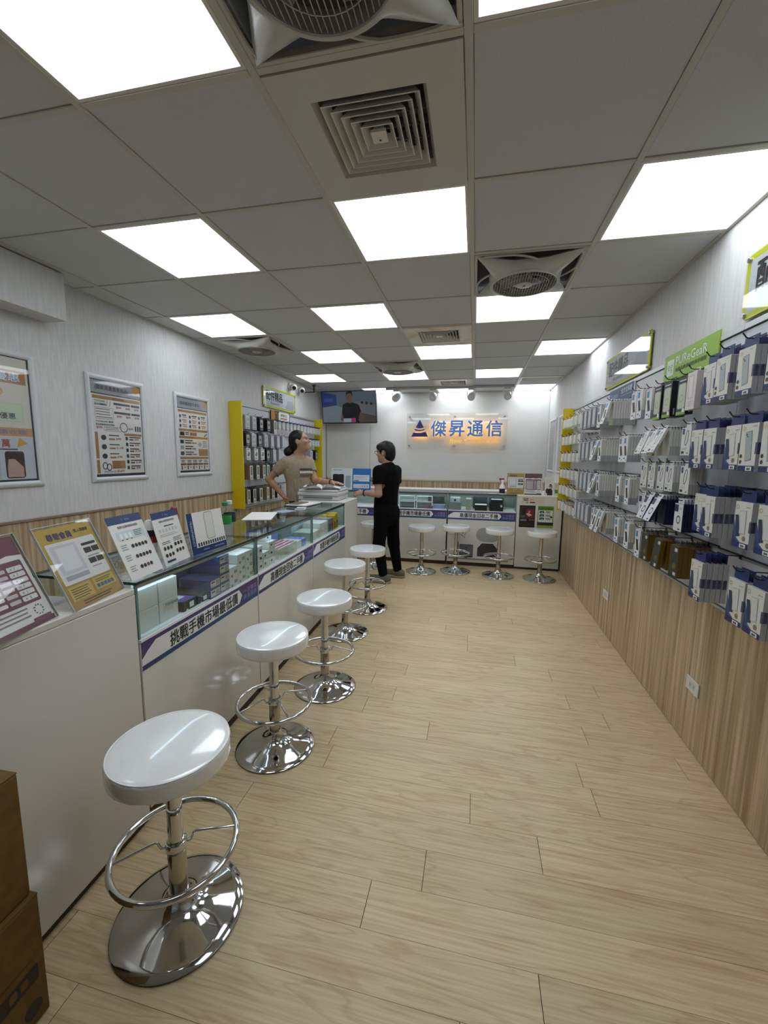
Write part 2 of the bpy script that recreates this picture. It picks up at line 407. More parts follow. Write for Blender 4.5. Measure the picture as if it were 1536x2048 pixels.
for i in range(-5, 2):
    for j in range(-6, 10):
        a, b, c, d = cell(i, j)
        if b-a < 0.03 or d-c < 0.03: continue
        if (i, j) in LIGHTS:
            L = empty('ceiling_light', (0,0,0), label=LLAB[i, j], cat='ceiling light', group='lit panels of the ceiling grid')
            e = 0.012
            L.location = ((a+b)/2, (c+d)/2, CZ)
            hx, hy = (b-a)/2-0.001, (d-c)/2-0.001
            g = G(); 
            for q in ((-hx,-hy,hx,-hy+e),(-hx,hy-e,hx,hy),(-hx,-hy+e,-hx+e,hy-e),(hx-e,-hy+e,hx,hy-e)):
                g.box((q[0],q[1],0.002),(q[2],q[3],0.03), WHITEP)
            g.build('frame', L)
            G().box((-hx+e,-hy+e,0.006),(hx-e,hy-e,0.02), DIFFUSER).build('diffuser', L)
        elif (i, j) in FANS or (i, j) in VENTS or (i, j) == LINEV:
            continue
        else:
            k = (round(b-a, 3), round(d-c, 3))
            if k not in tile_me:
                tile_me[k] = G().box((-k[0]/2+0.002,-k[1]/2+0.002,0.005),(k[0]/2-0.002,k[1]/2-0.002,0.018), TILE).mesh('ceiling_tile', False)
            ob('ceiling_tile', tile_me[k], ce, loc=((a+b)/2,(c+d)/2,CZ))

# square louvre diffusers
def make_vent(i, j, label, dirty):
    a, b, c, d = cell(i, j); cx, cy = (a+b)/2, (c+d)/2; h = 0.286
    v = empty('air_diffuser', (cx,cy,CZ), label=label, cat='air vent', group='square louvred air vents')
    fm = mat('vent_white','c6c4be',0.3) if not dirty else noise_col(mat('stained_vent','d9d6cc',0.4), 'c4ab86', 'dcd9d0', 6, lo=0.3, hi=0.5)
    g = G(); q = 0.178; w2 = 0.165
    def ringframe(g, ro, ri, zo, zi, m):
        o = [(-ro,-ro,zo),(ro,-ro,zo),(ro,ro,zo),(-ro,ro,zo)]; n_ = [(-ri,-ri,zi),(ri,-ri,zi),(ri,ri,zi),(-ri,ri,zi)]
        g.add(o+n_, [(k,(k+1)%4,(k+1)%4+4,k+4) for k in range(4)], m)
    ringframe(g, h, q, -0.004, -0.004, fm); ringframe(g, h, h, 0.012, -0.004, fm); ringframe(g, q, w2, -0.004, 0.018, fm); ringframe(g, w2, w2, 0.018, 0.10, fm)
    g.build('face_plate', v, smooth=False)
    n_ = 5
    for k in range(n_):
        ro = 0.156-0.0255*k; g = G()
        ringframe(g, ro, ro-0.020, -0.003, 0.030, WHITEP); ringframe(g, ro-0.0225, ro-0.003, 0.030, -0.004, WHITEP); ringframe(g, ro, ro-0.003, -0.003, -0.004, WHITEP); ringframe(g, ro-0.020, ro-0.0225, 0.030, 0.030, WHITEP)
        g.build('louvre', v, smooth=False)
    g = G().prism([(-0.026,-0.026),(0.026,-0.026),(0.026,0.026),(-0.026,0.026)], -0.003, 0.006, WHITEP); ringframe(g, 0.026, 0.012, -0.003, 0.03, WHITEP)
    cp = g.build('center_cap', v, smooth=False)
    G().lathe([(0,-0.0045),(0.0035,-0.0045),(0.0035,-0.003)], BLACKP, 10, (0,0.012,0)).build('screw', cp)
    g = G()
    for k in (-0.06, 0.0, 0.06):
        g.box((k-0.001,-0.16,0.02),(k+0.001,0.16,0.05), GREYP).box((-0.16,k-0.001,0.02),(0.16,k+0.001,0.05), GREYP)
    g.build('support_rods', v, smooth=False)
    G().box((-0.17,-0.17,0.1),(0.17,0.17,0.11), mat('foil_duct','5c5f5c',0.35,metal=0.7)).build('duct', v)
make_vent(-1, 0, 'large white square louvred ceiling vent above the aisle, nearest the big fan', False)
make_vent(-1, 4, 'stained square louvred ceiling vent in mid ceiling', True)
make_vent(-1, 8, 'small-looking square louvred ceiling vent above the track lights', False)
a, b, c, d = cell(*LINEV)
v = empty('linear_grille', ((a+b)/2,(c+d)/2,CZ), label='slotted rectangular ceiling grille in the far corner by the accessory wall', cat='air grille')
hx, hy = (b-a)/2, (d-c)/2
G().box((-hx,-hy,0.0),(hx,-hy+0.03,0.02), WHITEP).box((-hx,hy-0.03,0),(hx,hy,0.02), WHITEP).box((-hx,-hy+0.03,0),(-hx+0.03,hy-0.03,0.02), WHITEP).box((hx-0.03,-hy+0.03,0),(hx,hy-0.03,0.02), WHITEP).build('frame', v)
for k in range(12):
    yy = -hy+0.05+k*0.042
    G().box((-hx+0.03,yy,0.002),(hx-0.03,yy+0.012,0.02), WHITEP).build('slat', v)
G().box((-hx,-hy,0.022),(hx,hy,0.03), mat('grille_back','77776f',0.8)).build('filter', v)

# ceiling fans: moulded cross-shaped panel with corner arms, wire grille
FANM = mat('fan_plastic', 'bab9b2', 0.3)
def make_fan():
    r = {}
    R_ = 0.178; zb = -0.055
    # panel ring: lofted from a square-ish star outline at the ceiling to the round grille rim
    N = 96; vs = []; fs = []
    def star(a):
        # four arms reaching the corners, concave sides
        c4 = abs(math.cos(2*(a)))          # 1 on the axes, 0 on the diagonals
        return 0.205 + (0.395-0.205)*(1-c4)**2.1
    prof = []
    rings = [(lambda a: 1.0, 0.000), (lambda a: 0.975, -0.012), (None, None)]
    L = []
    for i in range(N):
        a = 2*PI*i/N; ro = star(a)
        ca, sa = math.cos(a), math.sin(a)
        mxr = 0.283/max(abs(ca), abs(sa)); ro = min(ro, mxr)
        rows = [(ro*0.96, 0.004), (ro, -0.004), (R_+(ro-R_)*0.72, -0.030), (R_+(ro-R_)*0.3, zb+0.006), (R_+0.018, zb-0.003), (R_+0.006, zb-0.005), (R_, zb), (R_, zb+0.05)]
        L.append([(q*ca, q*sa, z) for q, z in rows])
    k = len(L[0])
    for r_ in L: vs += r_
    for i in range(N):
        j = (i+1) % N
        for q in range(k-1): fs.append((i*k+q, i*k+q+1, j*k+q+1, j*k+q))
    r['panel'] = G().add(vs, fs, FANM).mesh('panel')
    # outer rim with thin curved struts
    g = G(); h = 0.286
    for q in ((-h,-h,h,-h+0.014),(-h,h-0.014,h,h),(-h,-h+0.014,-h+0.014,h-0.014),(h-0.014,-h+0.014,h,h-0.014)):
        g.box((q[0],q[1],-0.003),(q[2],q[3],0.02), FANM, 0.002)
    r['rim'] = g.mesh('rim')
    g = G()
    for s in range(4):
        a0 = s*PI/2+PI/4
        pts = []
        for t in range(11):
            u = t/10; ang = a0+u*PI/4*1.28; rad = 0.365*(1-u)+0.206*u-0.004*math.sin(PI*u)
            rad = min(rad, 0.272/max(abs(math.cos(ang)), abs(math.sin(ang))))
            pts.append((rad*math.cos(ang), rad*math.sin(ang), -0.006-0.004*u))
        g.tube(pts, 0.006, FANM, 6)
    r['vane'] = g.mesh('vane')
    g = G()
    for i in range(-11, 12):
        x = i*0.0152; yy = math.sqrt(max(0, R_**2-x*x))
        if yy > 0.02: g.tube([(x,-yy,zb-0.001),(x*0.985,0,zb-0.007),(x,yy,zb-0.001)], 0.0014, FANM, 5)
    for q in (0.09, 0.135):
        g.tube([(q*math.cos(2*PI*k/32), q*math.sin(2*PI*k/32), zb-0.004) for k in range(32)], 0.0016, FANM, 5, closed=True)
    g.tube([((R_+0.004)*math.cos(2*PI*k/48), (R_+0.004)*math.sin(2*PI*k/48), zb-0.004) for k in range(48)], 0.005, FANM, 6, closed=True)
    r['grille'] = g.mesh('grille')
    r['hub'] = G().lathe([(0,-0.012),(0.04,-0.012),(0.046,-0.009),(0.046,0.03)], FANM, 28, (0,0,zb)).lathe([(0,-0.0135),(0.008,-0.0135),(0.008,-0.011)], BLACKP, 12, (0,0,zb)).mesh('hub')
    g = G()
    for s in range(5):
        a0 = 2*PI*s/5; vs = []
        for t in range(6):
            rr = 0.045+0.122*t/5
            for sg in (-1, 1):
                an = a0+sg*(0.36-0.02*t); vs.append((rr*math.cos(an), rr*math.sin(an), zb+0.035+sg*0.014))
        g.add(vs, [(2*t,2*t+1,2*t+3,2*t+2) for t in range(5)], GREYP)
    r['blades'] = g.mesh('blades')
    r['backplate'] = G().box((-0.286,-0.286,0.05),(0.286,0.286,0.06), mat('fan_void','45423a',0.8)).mesh('backplate')
    return r
FANP = make_fan()
for (i, j), lab in zip(FANS, ('large ceiling fan at the top edge, cut by the frame', 'ceiling fan with round wire grille near the accessory wall', 'ceiling fan hanging low beside the poster wall', 'small-looking ceiling fan in front of the sign wall')):
    a, b, c, d = cell(i, j)
    f = empty('ceiling_fan', ((a+b)/2,(c+d)/2,CZ), label=lab, cat='ceiling fan', group='ceiling grid fans')
    for nm, me in FANP.items(): ob({'blades':'fan_blades'}.get(nm, nm), me, f)
# ------------------------------------------------------------------ counters
CA = 0.0244                       # the long counter runs slightly off the wall's direction
CO = Vector((-1.205, 1.25, 0))
def cw(y, x=0.0, z=0.0):          # counter frame -> world
    return Vector((CO.x - math.sin(CA)*y + math.cos(CA)*x, CO.y + math.cos(CA)*y + math.sin(CA)*x, z))
NAVY, PURP, PALE = P('2b4a7a'), P('4c3c70'), P('f0efec')
def banner(L, text, h=0.113):
    g = G()
    g.rect(0, 0, L, h, PALE); g.rect(0, h-0.016, L, h, PURP, 0.0004); g.rect(0, 0, L, 0.02, NAVY, 0.0004)
    g.poly([(0,h*0.42),(0.03,h*0.62),(0.075,h-0.016),(0,h-0.016)], PURP, 0.0004)
    g.poly([(0.0,0.0),(0.12,0.0),(0.085,0.02),(0.0,0.02)], P('3a3f74'), 0.0006)
    x1 = L-0.205
    g.poly([(x1,0.02),(x1+0.03,h/2+0.002),(x1,h-0.016),(L,h-0.016),(L,0.02)], PURP, 0.0005)
    g.poly([(x1+0.012,0.02),(L,0.02),(L,0.05),(x1+0.026,0.05)], P('3d4377'), 0.0007)
    g.text(text, 0.155, 0.027, 0.062, P('16181c'), 0.0009, w=x1-0.155-0.015, bold=0.022)
    g.text('一次購買', x1+0.045, 0.058, 0.030, P('9c86c4'), 0.0009, w=0.145, bold=0.01)
    g.text('終身服務', x1+0.045, 0.024, 0.030, P('8a92c8'), 0.0009, w=0.145, bold=0.01)
    return g
T1, T2 = '挑戰手機市場最低價', '高價現金回收二手機'
def showcase(o, rz, L, text, label, near_end=True, depth=0.48, top=0.977):
    e = empty('glass_showcase', o, (0,0,rz), label=label, cat='showcase', group='glass display counters')
    D = -depth
    G().box((D+0.02,0.002,0.0),(-0.012,L-0.002,0.05), mat('kick_board','3a2c24',0.6)).build('plinth', e)
    G().box((D,0.0015,0.05),(0,L-0.0015,0.742), WHITEG, 0.0025).build('cabinet', e)
    G().box((D,0.002,0.743),(0.004,L-0.002,0.753), mat('bright_white','f4f4f2',0.3)).build('shelf', e)
    b = banner(L-0.008, text).build('banner', e, smooth=False, mw=frame((0.0015,0.004,0.628),(0,1,0),(0,0,1)))
    G().box((-0.012,0.003,0.754),(-0.005,L-0.003,top-0.011), GLASS).build('front_glass', e, smooth=False)
    G().box((D+0.004,0.003,top-0.009),(-0.0035,L-0.003,top), GLASS).build('top_glass', e, smooth=False)
    G().box((-0.003,0.001,top-0.010),(0.001,L-0.001,top), GLASSEDGE).box((D,0.001,top-0.010),(D+0.0035,L-0.001,top), GLASSEDGE).box((D+0.004,0.0,top-0.010),(-0.0035,0.0025,top), GLASSEDGE).box((D+0.004,L-0.0025,top-0.010),(-0.0035,L,top), GLASSEDGE).build('glass_edge', e, smooth=False)
    for yy in (0.004, L-0.010):
        G().box((D+0.03,yy,0.754),(-0.013,yy+0.006,top-0.011), GLASS).build('end_glass', e, smooth=False)
        G().box((-0.014,yy-0.001,0.754),(-0.004,yy+0.007,top-0.0105), CORNER).build('corner_edge', e, smooth=False)
    G().box((D,0.003,0.754),(D+0.018,L-0.003,0.775), SILVERB).box((D,0.003,top-0.03),(D+0.018,L-0.003,top-0.011), SILVERB).build('rear_rail', e)
    G().box((D+0.005,0.02,0.776),(D+0.010,L-0.02,top-0.031), GLASS).build('sliding_glass', e, smooth=False)
    G().box((-0.040,0.012,top-0.0135),(-0.013,L-0.012,top-0.0115), SILVERB).box((-0.0165,0.012,top-0.029),(-0.0135,L-0.012,top-0.0135), SILVERB).build('led_shield', e)  # strip and front lip added to screen the LED's glare
    G().box((-0.036,0.03,top-0.021),(-0.018,L-0.03,top-0.0138), LEDM).build('led_tube', e)
    return e
ML = 0.915
for k, (tx, lb) in enumerate(((T1, 'glass-topped white showcase beside the low white counter, holding navy phone boxes'), (T2, 'middle glass-topped white showcase of the long counter'), (T1, 'glass-topped white showcase of the long counter next to the printer'))):
    showcase(cw(k*ML+0.003), CA, ML-0.006, tx, lb)
# low white counter nearest the camera, with raised ledge
e = empty('white_counter', cw(-0.51), (0,0,CA), label='low plain white counter with ledge holding the burgundy and yellow signs', cat='counter')
G().box((-0.42,0,0.0),(-0.012,0.507,0.03), mat('kick_board','3a2c24',0.6)).build('plinth', e)
G().box((-0.025,0,0.03),(0,0.507,0.935), LAMINATE, 0.002).build('front_panel', e)
G().box((-0.44,0,0.03),(-0.026,0.507,0.72), LAMINATE, 0.002).build('cabinet', e)
G().box((-0.11,0,0.936),(0.0,0.507,0.958), LAMINATE, 0.003).build('ledge', e)
G().box((-0.11,0,0.721),(-0.09,0.507,0.935), LAMINATE).build('inner_panel', e)
# closing cabinet under the printer
e = empty('end_cabinet', cw(3*ML+0.002), (0,0,CA), label='plain white end cabinet of the long counter, under the printer', cat='cabinet')
G().box((-0.5,0,0.0),(-0.012,0.50,0.03), mat('kick_board','3a2c24',0.6)).build('plinth', e)
G().box((-0.5,0,0.03),(0,0.50,0.97), LAMINATE, 0.003).build('body', e)
G().box((-0.5,0.0,0.9705),(0.0,0.50,0.985), WHITEP, 0.003).build('top', e)

# back counter
BY = 5.58
for k, (x0, tx, lb) in enumerate(((-2.12, T2, 'rear glass showcase behind the man in black, mostly hidden'), (-1.225, T1, 'rear glass showcase with wire trays, beside the man in black'), (-0.335, T2, 'rear glass showcase with black boxes and a cut-out board in front'))):
    showcase((x0+0.002, BY, 0), -PI/2, 0.875, tx, lb, depth=0.45)
e = empty('white_cabinet', (0.547, BY, 0), (0,0,-PI/2), label='plain white rear cabinet with two small posters, by the accessory wall', cat='cabinet')
G().box((-0.45,0.005,0.0),(-0.012,0.55,0.03), mat('kick_board','3a2c24',0.6)).build('plinth', e)
G().box((-0.45,0.002,0.03),(0,0.553,0.955), LAMINATE, 0.003).build('body', e)
G().box((-0.45,0.0,0.956),(0.004,0.555,0.978), mat('counter_top_edge','e6e3da',0.3), 0.002).build('top', e)
# raised timber back shelf of the rear counter
e = empty('rear_shelf', (0,0,0), label='long white rear shelf top behind the rear showcases', cat='shelf')
G().box((-2.1,6.05,0.95),(1.1,6.35,0.985), mat('counter_top_edge','e6e3da',0.3), 0.003).build('top', e)
G().box((-2.1,6.06,0.0),(1.1,6.08,0.949), LAMINATE).build('front', e)

# ------------------------------------------------------------------ goods in the showcases
def gbox(name, p, size, rz, body, label, cat, group, marks=(), top=None):
    """box: p = world centre of base; size = (depth x, width y, height z); front faces +x local"""
    dx, dy, dz = size
    e = G().box((-dx/2,-dy/2,0),(dx/2,dy/2,dz), body, min(0.002, dz*0.06)).build(name, None, loc=p, rot=(0,0,rz), label=label, cat=cat, group=group)
    if marks:
        g = G()
        for mk in marks:
            if mk[0] == 'r': g.rect(mk[1]*dy, mk[2]*dz, mk[3]*dy, mk[4]*dz, mk[5], 0.0004+0.0002*len(g.f))
            elif mk[0] == 'd': g.disc(mk[1]*dy, mk[2]*dz, mk[3], mk[4], 0.0004+0.0002*len(g.f), n=12)
            elif mk[0] == 't': g.text(mk[1], mk[2]*dy, mk[3]*dz, mk[4], mk[5], 0.001)
        g.build('front_print', e, smooth=False, mw=frame((dx/2,-dy/2,0),(0,1,0),(0,0,1)))
    if top:
        g = G()
        for (x0, y0, x1, y1, m) in top: g.rect(x0*dy, y0*dx, x1*dy, y1*dx, m, 0.0005+0.0002*len(g.f))
        g.build('top_print', e, smooth=False, mw=frame((dx/2,-dy/2,dz),(0,1,0),(-1,0,0)))
    return e
WB = mat('white_box_card','dcdad2',0.5); NB = mat('navy_box_card','2c3a66',0.45); KB = mat('black_box_card','1d1c1e',0.5)
GL = P('b9b9b4'); DK = P('26262a'); SZ = 0.7535
# first showcase
n = 0
def put(mod, y, x, z, size, body, label, group, cat='box', name='phone_box', marks=(), top=None, back=None):
    if back is None: p = cw(mod*ML+y, x, z); rz = CA
    else: p = Vector((back+y, BY-x, z)); rz = -PI/2
    return gbox(name, p, size, rz, body, label, cat, group, marks, top)
for c_ in range(2):
    for r_ in range(2):
        put(0, 0.095+0.117*c_, -0.115, SZ+0.0885*r_, (0.16,0.113,0.088), WB, f"plain white carton, {['lower','upper'][r_]} of the {['outer','inner'][c_]} pair at the showcase end", 'white cartons at the showcase end', marks=(() if (c_, r_) != (1, 0) else (('r',0.2,0.45,0.72,0.9,P('cfcdc4')),('t','TOUGHER',0.3,0.7,0.012,DK))))
put(0, 0.335, -0.10, SZ, (0.15,0.09,0.045), KB, 'black box with violet lid and barcode in the first showcase', 'black boxes in the first showcase', marks=(('r',0.45,0.2,0.78,0.75,PALE),('d',0.25,0.018,0.008,PALE)), top=((0.02,0.02,0.98,0.98,P('5c4a8c')),(0.15,0.3,0.8,0.7,P('c9cfe6'))))
put(0, 0.428, -0.10, SZ, (0.15,0.075,0.045), KB, 'black box with barcode beside the navy phone boxes', 'black boxes in the first showcase', marks=(('r',0.55,0.15,0.9,0.6,PALE),('d',0.3,0.022,0.006,PALE)))
lab4 = ('bottom','second','third','top')
for r_ in range(4):
    put(0, 0.600, -0.10, SZ+0.0475*r_, (0.17,0.088,0.046), NB, f'navy phone box with pale end label, {lab4[r_]} of the taller stack', 'navy phone boxes', marks=(('r',0.06,0.12,0.94,0.86,GL),('r',0.14,0.55,0.45,0.7,DK),('r',0.55,0.2,0.88,0.75,P('8d8d8a'))))
for r_ in range(2):
    put(0, 0.508, -0.095, SZ+0.0475*r_, (0.17,0.088,0.046), NB, f'navy phone box with pale end label, {lab4[r_*3]} of the shorter stack', 'navy phone boxes', marks=(('r',0.06,0.12,0.94,0.86,GL),('r',0.14,0.55,0.45,0.7,DK),('r',0.55,0.2,0.88,0.75,P('8d8d8a'))))
put(0, 0.55, -0.285, SZ, (0.17,0.17,0.155), NB, 'large navy carton lying behind the navy phone boxes', 'navy phone boxes')
for c_ in range(3):
    for r_ in range(3 if c_ else 2):
        put(0, 0.685+0.083*c_, -0.095, SZ+0.053*r_, (0.16,0.081,0.052), WB, f'white phone box with black dot, {ORD[c_]} column, {ORD[r_]} up, inner half of first showcase', 'white dotted phone boxes', marks=(('d',0.3,0.033,0.0055,DK),('r',0.55,0.25,0.9,0.6,P('8f8d86')),('r',0.12,0.14,0.4,0.24,P('9a988f'))))
put(0, 0.77, -0.29, SZ, (0.2,0.25,0.11), mat('pale_box_card','cfd6e2',0.5), 'pale carton behind the white dotted boxes', 'cartons inside the showcases')
# middle showcase
for r_ in range(3):
    put(1, 0.075, -0.10, SZ+0.05*r_, (0.15,0.08,0.049), WB, f'white phone box with small dark print, {ORD[r_]} up at the near end of middle showcase', 'white boxes of the middle showcase', marks=(('r',0.55,0.3,0.85,0.6,DK),))
for c_ in range(2):
    for r_ in range(2+c_):
        put(1, 0.165+0.085*c_, -0.10, SZ+0.05*r_, (0.15,0.083,0.049), WB, f'white phone box, {ORD[r_]} up in {ORD[c_+1]} column of middle showcase', 'white boxes of the middle showcase', marks=(('r',0.2,0.4,0.45,0.65,DK),('d',0.7,0.02,0.004,DK)))
put(1, 0.25, -0.11, SZ+0.151, (0.12,0.08,0.04), WB, 'white phone box lying on top of the middle showcase stack', 'white boxes of the middle showcase', marks=(('r',0.2,0.4,0.5,0.65,DK),))
for k in range(3):
    put(1, 0.385+0.10*k, -0.12, SZ, (0.2,0.098,0.075), mat('ivory_box_card','d4d2c4',0.5), f'ivory box with magenta stripes on its lid, {ORD[k]} in the row', 'striped boxes in the middle showcase', top=tuple((0.02,0.06+0.19*q,0.98,0.16+0.19*q,P('b02a68')) for q in range(5)), marks=(('r',0.1,0.2,0.5,0.4,GL),))
for c_ in range(2):
    for r_ in range(2):
        put(1, 0.56+0.14*c_, -0.31, SZ+0.068*r_, (0.16,0.135,0.067), mat('periwinkle_box_card','7f8fd0',0.5), f"periwinkle blue box, {['lower','upper'][r_]}, {['left','right'][c_]} pair at back of middle showcase", 'periwinkle boxes')
for k in range(2):
    put(1, 0.71+0.09*k, -0.1, SZ, (0.14,0.085,0.06), mat('periwinkle_box_card','7f8fd0',0.5) if k else WB, ['white box beside the striped boxes','periwinkle box at the far end of middle showcase front'][k], 'boxes of the middle showcase')
# far showcase
for k in range(4):
    put(2, 0.10+0.105*k, -0.11, SZ, (0.16,0.10,0.07 if k < 2 else 0.115), WB, f'white carton in the showcase by the printer, {ORD[k]} along the front', 'white cartons by the printer', marks=(('r',0.2,0.3,0.6,0.5,GL),('d',0.75,0.02,0.005,DK)))
for k in range(3):
    put(2, 0.15+0.14*k, -0.31, SZ, (0.18,0.135,0.13), mat('pale_box_card','cfd6e2',0.5), f'pale blue-white carton, {ORD[k]} in the rear row by the printer', 'white cartons by the printer')
for k in range(2):
    put(2, 0.53+0.06*k, -0.10, SZ, (0.14,0.056,0.12), mat('grey_box_card','8f918c',0.5), ['grey slim box beside the yellow boxes','second grey slim box beside the yellow boxes'][k], 'slim boxes by the printer', marks=(('r',0.25,0.15,0.75,0.6,DK),))
for k in range(2):
    put(2, 0.66+0.065*k, -0.10, SZ, (0.15,0.06,0.135+0.012*k), mat('yellow_box_card','d9b520',0.5), ['yellow slim box standing beside the grey boxes','yellow slim box nearest the end cabinet'][k], 'yellow slim boxes', marks=(('r',0.2,0.1,0.8,0.55,P('6a4420')),))
e = empty('water_bottle', cw(2*ML+0.79,-0.12,SZ), label='small dark bottle inside the showcase by the printer', cat='bottle')
G().lathe([(0,0),(0.024,0),(0.026,0.004),(0.026,0.10),(0.012,0.135),(0.012,0.15)], mat('smoke_bottle','3c4648',0.2), 16).build('body', e)
G().lathe([(0.0135,0.148),(0.0135,0.165),(0,0.165)], P('b9c4c4'), 16).build('cap', e)
# rear showcases: trays and boxes
for k in range(2):
    e = empty('wire_tray', (-0.90+0.24*k, BY+0.16, SZ), label=['grey mesh phone tray beside the man in black','grey mesh phone tray in the rear showcase, next to the clutter'][k], cat='tray', group='mesh trays in the rear showcase')
    G().box((-0.11,-0.1,0.0),(0.11,0.1,0.004), P('6d6f70')).box((-0.105,-0.09,0.012),(0.105,0.09,0.08), P('7c7f80')).build('tray', e)
    g = G()
    for a, b, c, d in ((-0.112,0.09,0.112,0.1),(-0.112,-0.1,0.112,-0.09)):
        g.box((a,b,0.082),(c,d,0.092), PALE)
    for a in (-0.112,0.1): g.box((a,-0.1,0.0),(a+0.012,-0.09,0.17), PALE)
    g.box((-0.112,-0.1,0.16),(0.112,-0.092,0.17), PALE).build('frame', e)
for k, (x, w, h, c) in enumerate(((-0.62,0.16,0.035,'8a5a78'),(-0.47,0.18,0.05,'8f98b8'),(-0.44,0.12,0.03,'b8bccb'))):
    put(0, x+1.0, -0.12-0.03*k, SZ, (0.16,w,h), P(c), ['flat mauve packet in the rear showcase','blue-grey flat box in the rear showcase corner','pale flat box in front of the blue-grey one'][k], 'flat boxes in the rear showcases', back=-1.0)
put(0, 0, -0.30, SZ, (0.14,0.22,0.15), P('4b4a48'), 'dark grey carton standing at the back of the rear showcase', 'cartons in the rear showcases', back=-0.52)
RB = [(0.09,0.16,0.10,'8d9492','grey flat box, lower of the pair beside the rear seam'),(0.27,0.07,0.15,'b7b6aa','pale upright carton between grey and black boxes'),(0.43,0.16,0.075,'16161a','low black box with white lid in the rear showcase'),(0.63,0.17,0.10,'121216','black box below the printed black box, rear showcase')]
for k, (x, w, h, c, lb) in enumerate(RB):
    put(0, x, -0.10, SZ, (0.17,w,h), P(c), lb, 'boxes in the rear showcase by the posters', back=-0.335, top=((0.02,0.02,0.98,0.98,PALE),) if k in (2,) else None, marks=(('r',0.78,0.55,0.92,0.85,PALE),) if k == 3 else ())
put(0, 0.63, -0.10, SZ+0.1005, (0.15,0.15,0.05), P('1b1b20'), 'printed black box stacked on another black box, rear showcase', 'boxes in the rear showcase by the posters', back=-0.335, top=((0.05,0.05,0.95,0.95,PALE),))
put(0, 0.09, -0.12, SZ+0.1005, (0.15,0.13,0.06), P('c4c8c6'), 'pale grey box, upper of the pair beside the rear seam', 'boxes in the rear showcase by the posters', back=-0.335, marks=(('r',0.4,0.2,0.6,0.7,DK),))
for k in range(2):
    put(0, 0.42+0.22*k, -0.31, SZ, (0.14,0.19,0.16), P('5b6464' if k else '3d4444'), ['dark slate carton at the back of the rear showcase','slate grey carton behind the stacked black boxes'][k], 'cartons in the rear showcases', back=-0.335)

# ------------------------------------------------------------------ stools
def stool_parts(nsp):
    r = {}
    r['base'] = G().lathe([(0,0.0),(0.180,0.0),(0.1905,0.003),(0.192,0.0065),(0.189,0.0095),(0.160,0.0155),(0.120,0.0235),(0.085,0.0335),(0.060,0.045),(0.044,0.058),(0.035,0.074),(0.031,0.092),(0.0,0.092)], CHROME, 64).mesh('base', angle=55)
    r['sleeve'] = G().lathe([(0.0,0.088),(0.027,0.088),(0.027,0.262),(0.024,0.266),(0.0,0.266)], mat('satin_nickel','b7b0a6',0.12,metal=1.0), 28).mesh('sleeve')
    r['column'] = G().lathe([(0.0,0.262),(0.0225,0.262),(0.0225,0.532),(0,0.532)], CHROME, 28).mesh('column')
    r['collar'] = G().lathe([(0.0,0.232),(0.030,0.232),(0.0315,0.236),(0.0315,0.258),(0.030,0.262),(0,0.262)], CHROME, 28).mesh('collar')
    r['foot_ring'] = G().tube([(0.177*math.cos(2*PI*k/56), 0.177*math.sin(2*PI*k/56), 0.242) for k in range(56)], 0.0098, CHROME, 12, closed=True).mesh('foot_ring', angle=80)
    r['spokes'] = []
    for q in range(nsp):
        a = 2*PI*q/nsp; c, s = math.cos(a), math.sin(a)
        pts = [(t*c, t*s, z) for t, z in ((0.030,0.246),(0.042,0.247),(0.047,0.258),(0.050,0.268),(0.058,0.271),(0.175,0.243))]
        r['spokes'].append(G().tube(pts, 0.0042, CHROME, 8).mesh('spoke', angle=80))
    # upholstered seat: softly domed pad, taut gathered side, piping bead
    N = 72; prof = [(0.0,0.5905),(0.06,0.5904),(0.11,0.590),(0.150,0.5892),(0.1625,0.5883),(0.1672,0.5868),(0.1692,0.5830),(0.1700,0.5760),(0.1700,0.5450),(0.1690,0.5350),(0.165,0.5310),(0.05,0.530),(0.0,0.530)]
    vs = []; k = len(prof); fs = []
    for i in range(N):
        a = 2*PI*i/N
        for q, (rr, z) in enumerate(prof):
            wv = 0.0006*math.sin(a*37+q) + 0.0005*math.sin(a*53+1.3*q) if 5 <= q <= 9 else 0
            vs.append(((rr+wv)*math.cos(a), (rr+wv)*math.sin(a), z))
    for i in range(N):
        j = (i+1) % N
        for q in range(k-1): fs.append((i*k+q, j*k+q, j*k+q+1, i*k+q+1))
    r['seat'] = G().add(vs, fs, SEATM).mesh('seat', angle=60)
    r['piping'] = G().tube([(0.1662*math.cos(2*PI*k_/72), 0.1662*math.sin(2*PI*k_/72), 0.5868) for k_ in range(72)], 0.0022, SEATM, 6, closed=True).mesh('piping', angle=80)
    return r
ST2, ST4 = stool_parts(2), stool_parts(4)
STOOLS = [(-0.863,0.984,0.62,2,'white round chrome stool standing closest, beside the low white counter'),
 (-0.925,1.758,0.85,4,'white round chrome stool, second along the long counter'),
 (-0.875,2.332,0.15,2,'white round chrome stool, third along the long counter'),
 (-1.00,3.142,0.5,4,'white round chrome stool, fourth along the long counter'),
 (-0.963,3.731,0.7,4,'white round chrome stool in front of the man in black'),
 (-0.625,5.15,0.3,4,'white round chrome stool at the rear counter, beside the man in black'),
 (-0.201,5.272,0.0,2,'white round chrome stool at the rear counter in front of the cut-out board'),
 (0.326,5.2,0.1,2,'white round chrome stool at the rear counter, third from the man in black'),
 (0.81,5.172,0.6,4,'white round chrome stool at the rear counter beneath the small posters'),
 (-1.28,5.25,0.4,2,'white round chrome stool hidden behind the man in black')]
for x, y, a, ns, lb in STOOLS:
    e = empty('bar_stool', (x,y,0), (0,0,a), label=lb, cat='stool', group='white and chrome stools')
    for nm, me in (ST2 if ns == 2 else ST4).items():
        if nm == 'spokes':
            for q in me: ob('spoke', q, e)
        else: ob(nm, me, e)

